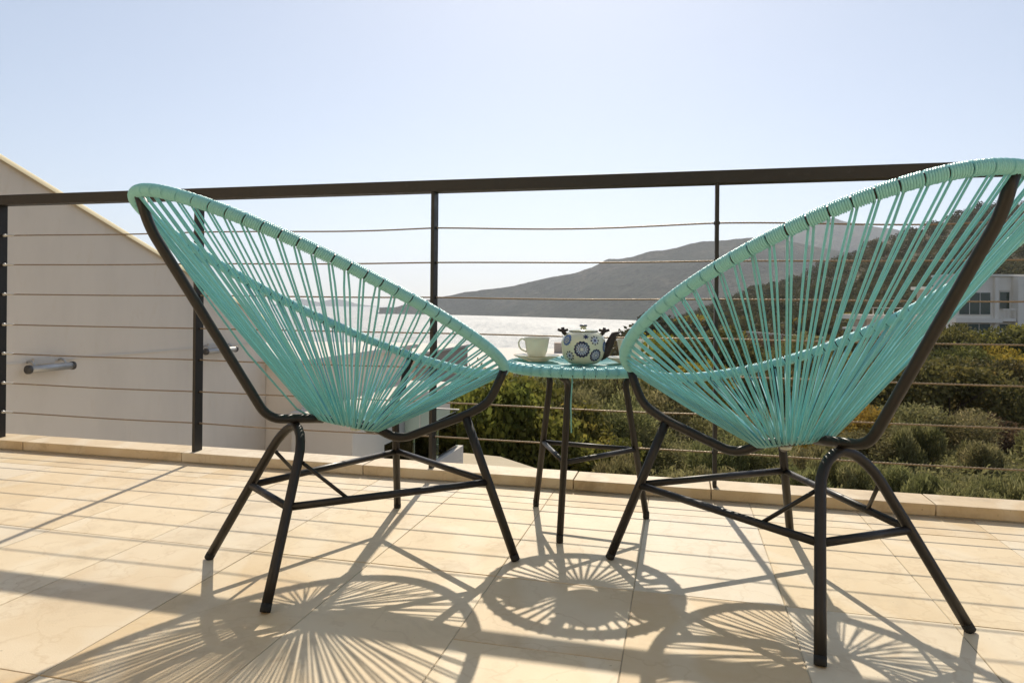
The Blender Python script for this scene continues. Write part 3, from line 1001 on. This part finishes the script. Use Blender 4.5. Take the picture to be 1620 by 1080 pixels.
# ------------------------------------------------------------------ terrain, sea, hills
def nz(x, y, seed=0, octv=5, base=1.0):
    """cheap smooth noise in [-1, 1]"""
    r_ = np.random.default_rng(seed)
    out = np.zeros_like(x); amp = 1.0; fr = base; tot = 0
    for o in range(octv):
        acc = 0
        for k in range(5):
            a = r_.uniform(0, 2*np.pi); ph = r_.uniform(0, 2*np.pi)
            wx, wy = np.cos(a)*fr*r_.uniform(.7, 1.3), np.sin(a)*fr*r_.uniform(.7, 1.3)
            acc = acc + np.sin(x*wx + y*wy + ph + 0.8*np.sin(y*wx*.7 - x*wy*.7 + ph*2))
        out = out + amp*acc/5; tot += amp
        amp *= 0.5; fr *= 2.05
    return out / tot * 2.0
SEA = -40.0
def horizon_y(x):
    return CY + (x - CX) * math.tan(ROLL)
def sil_z(pts, xs, dist):
    px = np.array([p[0] for p in pts], float); py = np.array([p[1] for p in pts], float)
    y = np.interp(xs, px, py)
    return H + (CY + (xs - CX)*math.tan(ROLL) - y) * dist / FPX
CREST = [(900, 600), (1000, 548), (1030, 530), (1078, 509), (1148, 475), (1207, 452), (1259, 439), (1298, 421), (1319, 410), (1350, 400), (1371, 387), (1397, 378), (1438, 365), (1478, 352), (1510, 338), (1547, 326), (1572, 322), (1620, 316), (1750, 285), (2000, 260), (2600, 250)]
YC = 420.0
def sm(t):
    t = np.clip(t, 0, 1)
    return t*t*(3-2*t)
def terrain(a, Y):
    xs = CX + FPX*a
    base = np.interp(Y, [3, 10, 16, 22, 30, 42, 60, 75, 95, 130], [-3.6, -3.6, -3.75, -4.2, -5.6, -6.4, -6.4, -5.2, -4.9, -6.0])
    left = np.interp(Y, [3, 10, 16, 22, 30, 42, 60, 100, 200, 300, 360, 460, 900], [-3.6, -3.6, -3.75, -4.3, -5.8, -7.2, -9.5, -14, -26, -36, -41, -46, -60])
    zc = sil_z(CREST, xs, YC) - 1.2
    t = np.clip((Y-130)/(YC-130), 0, 1)
    hill = -6.0 + (zc + 6.0) * t**1.15
    back = zc - np.clip(Y-YC, 0, None)*0.25
    right = np.where(Y < 130, base, np.where(Y < YC, hill, back))
    w = sm((a - 0.10)/0.10)
    return left*(1-w) + right*w
def terrain_xy(x, y):
    x = np.asarray(x, float); y = np.asarray(y, float)
    yy = np.maximum(y, 3.0)
    z = terrain(x/yy, yy)
    amp = np.clip(yy/160, 0.08, 1.6)
    return z + nz(x, y, 11, 4, 0.05)*amp*0.8
Yr = np.concatenate([np.linspace(3, 30, 28), np.geomspace(31.5, 900, 95)])
ac = np.linspace(-1.6, 1.9, 190)
A, Yg = np.meshgrid(ac, Yr)
Xg = A*Yg
Zg = terrain_xy(Xg, Yg)
V = np.stack([Xg, Yg, Zg], 2).reshape(-1, 3)
nr, nc = A.shape
ii = (np.arange(nr-1)[:, None]*nc + np.arange(nc-1)[None]).ravel()
Fq = np.stack([ii, ii+1, ii+nc+1, ii+nc], 1)
gm = np_mesh('ground', V, Fq, M_EARTH)
gm.polygons.foreach_set('use_smooth', [True]*len(gm.polygons))
structure(link('ground', gm))

mb = MB()
RAD = 11800.0
rings = [0.5, 200, 500, 1000, 2000, 4000, 7000, RAD]
kseg = 96
sv = [(r_*math.cos(2*math.pi*k/kseg), r_*math.sin(2*math.pi*k/kseg), SEA) for r_ in rings for k in range(kseg)]
sf = [tuple(range(kseg))]
for i in range(len(rings)-1):
    for k in range(kseg):
        l = (k+1) % kseg
        sf.append((i*kseg+k, (i+1)*kseg+k, (i+1)*kseg+l, i*kseg+l))
structure(mb.add(sv, sf).build('sea', M_SEA))

def far_land(name, sil, dshore, dcrest, dback, x0, x1, seed, relief, nx=260, ny=60, jag=0.0):
    xs = np.linspace(x0, x1, nx)
    ts = np.linspace(0, 1, ny)
    X_, T = np.meshgrid(xs, ts)
    a = (X_-CX)/FPX
    dsh = np.interp(X_, [p[0] for p in dshore], [p[1] for p in dshore])
    dcr = np.interp(X_, [p[0] for p in dcrest], [p[1] for p in dcrest])
    dbk = dcr + dback
    Yd = np.where(T < 0.7, dsh + (dcr-dsh)*(T/0.7), dcr + (dbk-dcr)*((T-.7)/.3))
    zc = sil_z(sil, X_, dcr)
    if jag:
        zc = zc + (nz(X_*1.0, X_*0, seed+5, 5, 0.09))*jag
    up = np.clip(T/0.7, 0, 1)
    prof = np.where(T < 0.7, up**1.05*(0.80 + 0.20*up), 1 - ((T-.7)/.3)**1.3)
    z = SEA - 6 + (zc - SEA + 6)*prof
    wx, wy = a*Yd, Yd
    nn = nz(wx, wy, seed, 6, 0.006)
    env = np.sin(np.pi*np.clip(up, 0, 1))**0.8*np.where(T < .7, 1, 0)
    z = z + (nn*relief + nz(wx, wy, seed+9, 3, 0.045)*relief*0.22)*env*np.clip((zc-SEA)/150, 0.05, 1)
    V = np.stack([wx, wy, z], 2).reshape(-1, 3)
    ii = (np.arange(ny-1)[:, None]*nx + np.arange(nx-1)[None]).ravel()
    me = np_mesh(name, V, np.stack([ii, ii+1, ii+nx+1, ii+nx], 1), M_FARHILL)
    me.polygons.foreach_set('use_smooth', [True]*len(me.polygons))
    return structure(link(name, me))
far_land('headland_hill', [(600, 487), (628, 485), (640, 482), (660, 478), (690, 471), (740, 461), (790, 456), (830, 447), (865, 440), (900, 432), (935, 424), (962, 410), (1000, 405), (1039, 396), (1104, 384), (1137, 380), (1181, 376), (1240, 380), (1300, 392), (1400, 410), (1700, 430)],
         [(600, 2700), (700, 2650), (1000, 1950), (1250, 1500), (1700, 1400)], [(600, 2760), (700, 2900), (1000, 2600), (1200, 2500), (1700, 2500)], 900, 600, 1700, 21, 20, 720, 130, 4.0)
far_land('mountain_hill', [(1100, 392), (1181, 384), (1220, 372), (1267, 358), (1301, 348), (1319, 344), (1345, 351), (1368, 357), (1404, 360), (1460, 372), (1560, 380), (1900, 420)],
         [(1100, 2900), (1900, 2900)], [(1100, 4200), (1900, 4200)], 1200, 1090, 1900, 33, 60, 420, 80, 6.0)
far_land('island', [(428, 483), (448, 478), (462, 474), (478, 472.5), (492, 475), (505, 478), (518, 474.5), (531, 472.5), (545, 474.5), (567, 481), (596, 484.5)],
         [(428, 8600), (596, 8600)], [(428, 8900), (596, 8900)], 500, 430, 596, 41, 10, 90, 24, 0)

# ------------------------------------------------------------------ vegetation
def leaf_cloud(n, lobes, L, W, outward=0.5, up=0.0, shell=0.45, seed=0, droop=0.0):
    g = np.random.default_rng(seed)
    lobes = np.array(lobes, float)                       # cx cy cz rx ry rz
    vol = lobes[:, 3]*lobes[:, 4]*lobes[:, 5]
    vol = vol**0.75
    idx = g.choice(len(lobes), n, p=vol/vol.sum())
    d = g.normal(size=(n, 3)); d /= np.linalg.norm(d, axis=1)[:, None]
    rad = 1 - (1-shell)*g.random(n)**2.0
    rad *= 1 + 0.10*g.normal(size=n)
    C = lobes[idx, :3] + d*rad[:, None]*lobes[idx, 3:]
    ax = g.normal(size=(n, 3)) + d*outward*2.0 + np.array([0, 0, up*2.0])
    ax /= np.linalg.norm(ax, axis=1)[:, None]
    sd = np.cross(ax, g.normal(size=(n, 3))); sd /= np.linalg.norm(sd, axis=1)[:, None]
    ll = L*g.uniform(.6, 1.35, n)[:, None]; ww = W*g.uniform(.6, 1.3, n)[:, None]
    V = np.stack([C - ax*ll*.5, C + sd*ww*.5, C + ax*ll*.5, C - sd*ww*.5], 1).reshape(-1, 3)
    return V, np.arange(4*n).reshape(n, 4)
def lobes_for(kind, g):
    out = []
    if kind == 'round':
        out.append((0, 0, .5, .55, .55, .45))
        for k in range(9):
            a = g.uniform(0, 6.28); r_ = g.uniform(.2, .55)
            s = g.uniform(.20, .36)
            out.append((r_*math.cos(a), r_*math.sin(a), g.uniform(.35, .85), s, s, s*.85))
    elif kind == 'spiky':
        for k in range(12):
            a = g.uniform(0, 6.28); r_ = g.uniform(.0, .55)
            out.append((r_*math.cos(a), r_*math.sin(a), g.uniform(.25, .62), .20, .20, g.uniform(.25, .42)))
    elif kind == 'tree':
        for k in range(15):
            a = g.uniform(0, 6.28); r_ = g.uniform(.05, .62); s = g.uniform(.18, .34)
            out.append((r_*math.cos(a), r_*math.sin(a), g.uniform(.42, .92) - r_*.18, s, s, s*.75))
    return out
def stem_mesh(seed, kind):
    g = random.Random(seed)
    mb = MB()
    if kind == 'tree':
        mb.tube([(0, 0, -0.1), (.02, .01, .2), (.0, .02, .45)], [.045, .036, .022], 7)
    for k in range(6):
        a = k*1.05 + g.uniform(-.3, .3)
        z0 = .38 if kind == 'tree' else 0.0
        mb.tube([(0, 0.02 if kind == 'tree' else 0, z0 - .04), (.16*math.cos(a), .16*math.sin(a), z0+.16), (.40*math.cos(a), .40*math.sin(a), z0+.34)], [.018, .012, .005], 5)
    return mb.mesh('stem', M_BARK, True)
VEG = {}
def veg_proto(key, kind, n, L, W, mat, nvar=3, outward=.5, up=.0, shell=.45):
    VEG[key] = []
    for v in range(nvar):
        sd = abs(hash_(key))*7 + v
        g = np.random.default_rng(sd)
        V, F_ = leaf_cloud(n, lobes_for(kind, g), L, W, outward, up, shell, sd)
        VEG[key].append((np_mesh('foliage', V, F_, mat), stem_mesh(sd, kind)))
def hash_(s):
    return sum((i+1)*ord(c) for i, c in enumerate(s)) % 9973
veg_proto('olive', 'round', 7000, .075, .024, M_LEAF_OLIVE, 3, .6, .3)
veg_proto('spiky', 'spiky', 8000, .15, .022, M_LEAF_OLIVE, 3, .35, .9)
veg_proto('vine', 'round', 4200, .10, .075, M_LEAF_VINE, 3, .2, .0)
veg_proto('dark', 'tree', 8000, .060, .034, M_LEAF_DARK, 3, .3, .1)
veg_proto('yellow', 'tree', 7000, .060, .036, M_LEAF_YEL, 2, .3, .2)
veg_proto('rust', 'round', 4500, .07, .035, M_LEAF_RUST, 2, .3, .1)
cnt = {}
def plant(key, x, y, h, w, label, cat, group, name, sink=0.05):
    k = cnt.get(key, 0); cnt[key] = k+1
    fo, st = VEG[key][k % len(VEG[key])]
    z = float(terrain_xy(np.array([x]), np.array([y]))[0]) - sink
    o = empty(name, (x, y, z), random.uniform(0, 6.28))
    tag(o, label, cat, group)
    link('crown' if cat == 'tree' else 'foliage', fo, o, scale=(w, w, h))
    link('trunk' if cat == 'tree' else 'stem', st, o, scale=(w, w, h))
    return o
L_ = {
 'spiky': ('low grey-green upright shrub', 'shrub', 'low shrubs just beyond the kerb', 'low_shrub'),
 'olive': ('rounded olive-green shrub', 'shrub', 'rounded shrubs on the slope', 'round_shrub'),
 'vine': ('leafy sunlit bush', 'bush', 'leafy bushes beside the balcony', 'leafy_bush'),
 'dark': ('dark evergreen tree', 'tree', 'dark trees in the valley', 'evergreen_tree'),
 'yellow': ('yellow-green tree', 'tree', 'yellow trees in the valley', 'yellow_tree'),
 'rust': ('brownish bush', 'bush', 'brown bushes in the valley', 'brown_bush')}
PLACES = [(690, 'under the left chair'), (760, 'by the left chair front leg'), (850, 'left of the table legs'), (920, 'between the table legs'), (1010, 'right of the table legs'),
          (1090, 'behind the right chair front rim'), (1170, 'left of the right chair seat'), (1250, 'behind the right chair seat'), (1330, 'above the right chair rear leg'),
          (1410, 'below the right chair spine'), (1480, 'just right of the right chair'), (1550, 'below the white house windows'), (3000, 'at the right edge')]
ROWS = [(17, 'nearest row'), (22.4, 'second row'), (29, 'third row'), (37, 'fourth row'), (46, 'fifth row'), (57, 'sixth row'), (80, 'far row'), (999, 'at the hill foot')]
PLANTED = []
def P(key, px, Y, h, w):
    x = (px - CX)/FPX*Y
    if px > 1665:
        return
    lab, cat, grp, nm = L_[key]
    place = next(t for lim, t in PLACES if px < lim)
    row = next(t for lim, t in ROWS if Y < lim)
    PLANTED.append((px, plant(key, x, Y, h, w, lab + ', ' + row + ', ' + place, cat, grp, nm)))
g = random.Random(12)
# row of low shrubs right behind the kerb
for px in range(980, 1800, 62):
    P('spiky', px + g.uniform(-20, 20), g.uniform(13.6, 16.0), g.uniform(0.95, 1.35), g.uniform(1.0, 1.35))
for px in range(960, 1850, 85):
    P('spiky' if g.random() < .6 else 'olive', px + g.uniform(-25, 25), g.uniform(17.5, 21.5), g.uniform(1.1, 1.6), g.uniform(1.3, 1.8))
for px in range(940, 1850, 95):
    P(g.choice(('olive', 'olive', 'olive', 'yellow', 'rust', 'dark')), px + g.uniform(-30, 30), g.uniform(23, 28), g.uniform(1.5, 2.3), g.uniform(1.6, 2.4))
# leafy bushes by the balcony
for px, Y, h, w in ((700, 17.5, 2.2, 1.5), (745, 18.5, 2.4, 1.6), (790, 17.8, 2.35, 1.5), (835, 19, 2.5, 1.7), (880, 17.6, 1.9, 1.5), (920, 18.4, 1.8, 1.5), (960, 16.6, 1.3, 1.2), (660, 19, 2.5, 1.7), (770, 21.5, 2.6, 1.8), (860, 22, 2.6, 1.9), (620, 20.5, 2.6, 1.9)):
    P('vine', px, Y, h, w)
for px, Y, h, w in ((680, 24, 3.0, 2.0), (735, 25, 3.1, 2.1), (800, 24.2, 2.6, 1.8), (860, 25.5, 3.2, 2.2), (925, 24.5, 2.9, 2.0), (985, 25, 3.0, 2.1), (1040, 24, 2.6, 2.0), (900, 21.5, 2.2, 1.8), (970, 21, 2.0, 1.8), (640, 26, 3.2, 2.2)):
    P('olive', px, Y, h, w)
for px, Y, h, w in ((770, 26.3, 3.2, 2.0), (950, 26.4, 3.3, 1.9), (1010, 27, 3.4, 2.0), (830, 26.5, 3.3, 1.9)):
    P('rust' if px in (770, 950) else 'yellow', px, Y, h, w)
# valley trees
for row, (Y0, Y1, step, h0, h1) in enumerate(((31, 36, 100, 3.2, 4.3), (39, 45, 88, 4.0, 5.2), (48, 54, 76, 4.6, 6.0), (59, 66, 70, 4.4, 5.6))):
    for px in range(1020, 1880, step):
        r_ = g.random()
        key = 'dark' if r_ < .50 else ('yellow' if r_ < .74 else ('rust' if r_ < .86 else 'olive'))
        hh = g.uniform(h0, h1)
        Y = g.uniform(Y0, Y1)
        if px > 1380 and row >= 2 and r_ > .45:
            key = 'yellow'
        if px < 1120:
            hh *= 0.85
        if key in ('olive', 'rust'):
            hh *= .8
        P(key, px + g.uniform(-30, 30), Y, hh, hh*g.uniform(.75, 1.0))
# foot of the hill, round the far walls
for px in range(1070, 1500, 40):
    r_ = g.random()
    P('dark' if r_ < .6 else 'yellow', px + g.uniform(-15, 15), g.uniform(128, 150), g.uniform(3.5, 5.5), g.uniform(4, 6))

byl = {}
for px, o in PLANTED:
    byl.setdefault(o['label'], []).append((px, o))
for lab, lst in byl.items():
    lst.sort(key=lambda t: t[0])
    words = {1: [''], 2: ['left one, ', 'right one, '], 3: ['left one, ', 'middle one, ', 'right one, ']}.get(len(lst), [''] * len(lst))
    for (px, o), wd in zip(lst, words):
        hd, tl = lab.split(', ', 1)
        o['label'] = hd + ', ' + wd + tl
# scrub that covers the far hillside: one mass
def scrub(n, ylo, yhi, alo, ahi, size, leaves, L, W, seed, mat, name, label):
    g = np.random.default_rng(seed)
    y = np.exp(g.uniform(np.log(ylo), np.log(yhi), n)); a = g.uniform(alo, ahi, n)
    x = a*y
    z = terrain_xy(x, y)
    keep = (z > SEA + 1.5)
    x, y, z = x[keep], y[keep], z[keep]
    m = len(x)
    s = size*g.uniform(.55, 1.4, m)
    V0, F0 = leaf_cloud(leaves, [(0, 0, .40, .52, .52, .40), (.3, .1, .3, .3, .3, .3), (-.25, .2, .35, .32, .32, .3)], L, W, .2, 0, .6, seed)
    allV = np.empty((m, len(V0), 3), np.float32)
    th = g.uniform(0, 6.28, m)
    c, s_ = np.cos(th), np.sin(th)
    allV[:, :, 0] = (V0[None, :, 0]*c[:, None] - V0[None, :, 1]*s_[:, None])*s[:, None] + x[:, None]
    allV[:, :, 1] = (V0[None, :, 0]*s_[:, None] + V0[None, :, 1]*c[:, None])*s[:, None] + y[:, None]
    allV[:, :, 2] = V0[None, :, 2]*s[:, None]*g.uniform(.7, 1.1, m)[:, None] + z[:, None] - .1
    Fa = (F0[None] + (np.arange(m)*len(V0))[:, None, None]).reshape(-1, 4)
    o = stuff(link(name, np_mesh(name, allV.reshape(-1, 3), Fa, mat)))
    o['label'] = label; o['category'] = 'scrub'
    return o
scrub(4000, 120, 500, 0.12, 0.95, 4.4, 120, .17, .13, 5, M_LEAF_HILL, 'hillside_scrub', 'dense dark scrub covering the hillside behind the white house')
scrub(7000, 14, 110, -0.12, 0.85, 0.65, 44, .20, .07, 6, M_LEAF_OLIVE, 'ground_cover', 'low scrub between the shrubs on the slope below the railing')

# pale unseen paving added to bounce light upward, then courtyard paving below the railing
cq = [SN(-6.5, 2.6), SN(-1.3, 2.6), SN(-1.3, 9.8), SN(-6.5, 9.8)]
structure(MB().prism([(p.x, p.y) for p in cq], -3.9, -3.3).build('bounce_paving', M_PAVE))
cp = [at_z(560, 716, -2.75), at_z(735, 716, -2.75), at_z(792, 722, -2.75), at_z(850, 741, -2.75), at_z(860, 790, -2.75), at_z(560, 790, -2.75)]
structure(MB().prism([(p.x, p.y) for p in cp], -4.2, -2.75).build('courtyard_paving', M_PAVE))

# ------------------------------------------------------------------ houses and walls on the right
def W(px, Y):
    return (px - CX)/FPX*Y
def Zp(px, py, Y):
    return at(px, py, Y).z
YB = 80.0
hb_ = empty('hillside_house', (W(1570, YB), YB, -5.0), 0)
tag(hb_, 'white two-storey house with green-tinted windows at the right edge', 'house')
X0 = W(1570, YB)
def bx(x0, x1, y0, y1, d0, d1, name, mat, parent=hb_, bev=0.0):
    ax, bx_ = W(x0, YB) - X0, W(x1, YB) - X0
    zt, zb = Zp((x0+x1)/2, y0, YB) + 5, Zp((x0+x1)/2, y1, YB) + 5
    return MB().box((ax, d0, zb), (bx_, d1, zt), bev).build(name, mat, parent)
bx(1506, 1762, 438, 528, 0.0, 3.6, 'wall', M_HOUSE)
bx(1504, 1766, 434.5, 437.8, -0.25, 3.8, 'roof', M_HOUSE)
bx(1600, 1763, 439, 527, -1.1, -0.005, 'front_wing', M_HOUSE)
bx(1505, 1578, 503, 510, -0.9, -0.004, 'floor_slab', M_HOUSE)
bx(1490, 1598.5, 526, 545, -0.9, -0.004, 'plinth', M_HOUSE)
bx(1571, 1577, 439, 525.8, -0.35, -0.006, 'pier', M_HOUSE)
def win(x0, x1, y0, y1, mull=1, d=-0.02):
    w = bx(x0, x1, y0, y1, d-.10, d, 'window', M_HOUSE)
    n_ = mull + 1
    for k in range(n_):
        p0 = x0 + (x1-x0)*(k/n_) + .7
        p1 = x0 + (x1-x0)*((k+1)/n_) - .7
        bx(p0, p1, y0 + .9, y1 - .9, d-.13, d-.105, 'pane', M_PANE, w)
win(1516, 1566, 462, 498, 2)
win(1512, 1566, 511.5, 524, 2)
win(1580, 1596, 461, 489, 0)
bx(1579, 1597, 453, 460, -0.12, -0.008, 'panel', M_HOUSE)
win(1580, 1594, 512, 524.5, 0)
bx(1578, 1598.5, 488.5, 490, -0.95, -0.86, 'balcony_rail', M_HOUSE)
bx(1578, 1598.5, 503, 508, -0.95, -0.10, 'balcony_slab', M_HOUSE)
for xx in (1580, 1586.5, 1597):
    bx(xx - .5, xx + .5, 490.2, 502.8, -0.93, -0.88, 'baluster', M_HOUSE)
# stone wall at its foot: rubble built stone by stone in front of a core
sw = empty('stone_retaining_wall', (W(1600, 74), 74, -5.4), 0)
tag(sw, 'brown rubble retaining wall in front of the white two-storey house', 'wall')
MB().box((-8.5, 0.1, 0), (12, 0.6, 3.05)).build('wall_core', M_STONE, sw)
gs = random.Random(5)
stone_mes = []
for k in range(6):
    bm = bmesh.new()
    bmesh.ops.create_cube(bm, size=1)
    for v in bm.verts:
        v.co += Vector((gs.uniform(-.1, .1), gs.uniform(-.1, .1), gs.uniform(-.12, .12)))
    me = bpy.data.meshes.new('stone'); bm.to_mesh(me); bm.free()
    me.materials.append(M_STONE); stone_mes.append(me)
for r_ in range(5):
    x = -8.5
    while x < 7.5:
        wv = gs.uniform(.5, .95)
        link('stone', gs.choice(stone_mes), sw, (x + wv/2, 0.08 + gs.uniform(-.03, .03), 1.05 + r_*.42), scale=(wv*.95, .24, .40))
        x += wv

YV = 96.0
vv_ = empty('terraced_villa', (W(1400, YV), YV, -6.5), 0)
tag(vv_, 'low cream villa with stacked flat roofs, seen through the cords of the right chair', 'house')
XV = W(1400, YV)
def bv(x0, x1, y0, y1, d0, d1, name, mat, parent=vv_):
    zt, zb = Zp((x0+x1)/2, y0, YV) + 6.5, Zp((x0+x1)/2, y1, YV) + 6.5
    return MB().box((W(x0, YV)-XV, d0, zb), (W(x1, YV)-XV, d1, zt)).build(name, mat, parent)
bv(1345, 1484, 498, 505, -1.5, 4.0, 'roof', M_HOUSE)
bv(1371, 1484, 505.2, 545, 0.0, 3.8, 'wall', M_HOUSE)
bv(1333, 1378, 517, 520, -2.2, -0.01, 'canopy', M_HOUSE)
bv(1349, 1353, 520.2, 552, -2.0, -1.7, 'post', M_HOUSE)
bv(1352, 1366, 505.3, 516.8, -0.9, 0.4, 'upper_wall', M_TANWALL)
bv(1373, 1440, 486.3, 487.6, -1.3, -1.2, 'balustrade_rail', M_HOUSE)
for xx in (1374, 1390, 1406, 1422, 1439):
    bv(xx-.5, xx+.5, 487.8, 497.8, -1.28, -1.22, 'baluster', M_HOUSE)
for x0, x1 in ((1386, 1402), (1410, 1426), (1440, 1458)):
    w = bv(x0, x1, 508, 520, -0.08, -0.01, 'window', M_HOUSE)
    bv(x0+1, x1-1, 509, 519, -0.11, -0.083, 'pane', M_PANE, w)
bv(1474, 1500, 458, 497.8, 2.0, 3.6, 'upper_storey', M_TANWALL)
bv(1466, 1504, 453, 457.8, 1.2, 3.9, 'roof', M_HOUSE)

def garden_wall(x0, y0, x1, y1, Y0, Y1, hgt, label, mat=M_TANWALL):
    a, b = at(x0, y0, Y0), at(x1, y1, Y1)
    c = (a + b)/2
    L = math.hypot(b.x-a.x, b.y-a.y)
    o = empty('garden_wall', (c.x, c.y, min(a.z, b.z) - hgt), math.atan2(b.y-a.y, b.x-a.x))
    tag(o, label, 'wall', 'garden walls at the foot of the hill')
    dz = (b.z - a.z)/2
    zb = -2.0
    mb = MB()
    t0, t1 = hgt + (abs(dz) - dz), hgt + (abs(dz) + dz)
    def slab(za, zb_, y0_, y1_, name, m_):
        vs_ = [(-L/2, y0_, za[0]), (L/2, y0_, za[1]), (L/2, y1_, za[1]), (-L/2, y1_, za[0]), (-L/2, y0_, zb_[0]), (L/2, y0_, zb_[1]), (L/2, y1_, zb_[1]), (-L/2, y1_, zb_[0])]
        MB().add(vs_, [(0,3,2,1),(4,5,6,7),(0,1,5,4),(1,2,6,5),(2,3,7,6),(3,0,4,7)]).build(name, m_, o)
    slab((zb, zb), (t0-.22, t1-.22), -.15, .15, 'wall', mat)
    slab((t0-.217, t1-.217), (t0, t1), -.25, .25, 'coping', M_WHITE)
garden_wall(1133, 520, 1345, 536, 122, 108, 4.2, 'long garden wall with pale coping, upper of the two at the foot of the hill')
garden_wall(1070, 546, 1118, 549, 112, 108, 2.5, 'short garden wall with pale coping, lower of the two at the foot of the hill')

# ------------------------------------------------------------------ haze
m = bpy.data.materials.new('haze')
m.use_nodes = True
m.node_tree.nodes.clear()
ho = m.node_tree.nodes.new('ShaderNodeOutputMaterial')
pv = m.node_tree.nodes.new('ShaderNodeVolumePrincipled')
pv.inputs['Color'].default_value = (0.84, 0.90, 1.0, 1)
pv.inputs['Density'].default_value = 0.0001
pv.inputs['Anisotropy'].default_value = 0.35
m.node_tree.links.new(pv.outputs[0], ho.inputs['Volume'])
hz = MB().box((-12500, -12500, SEA - 12), (12500, 12500, 640)).build('haze', m)
stuff(hz)
hz['label'] = 'thin pale haze over the bay'
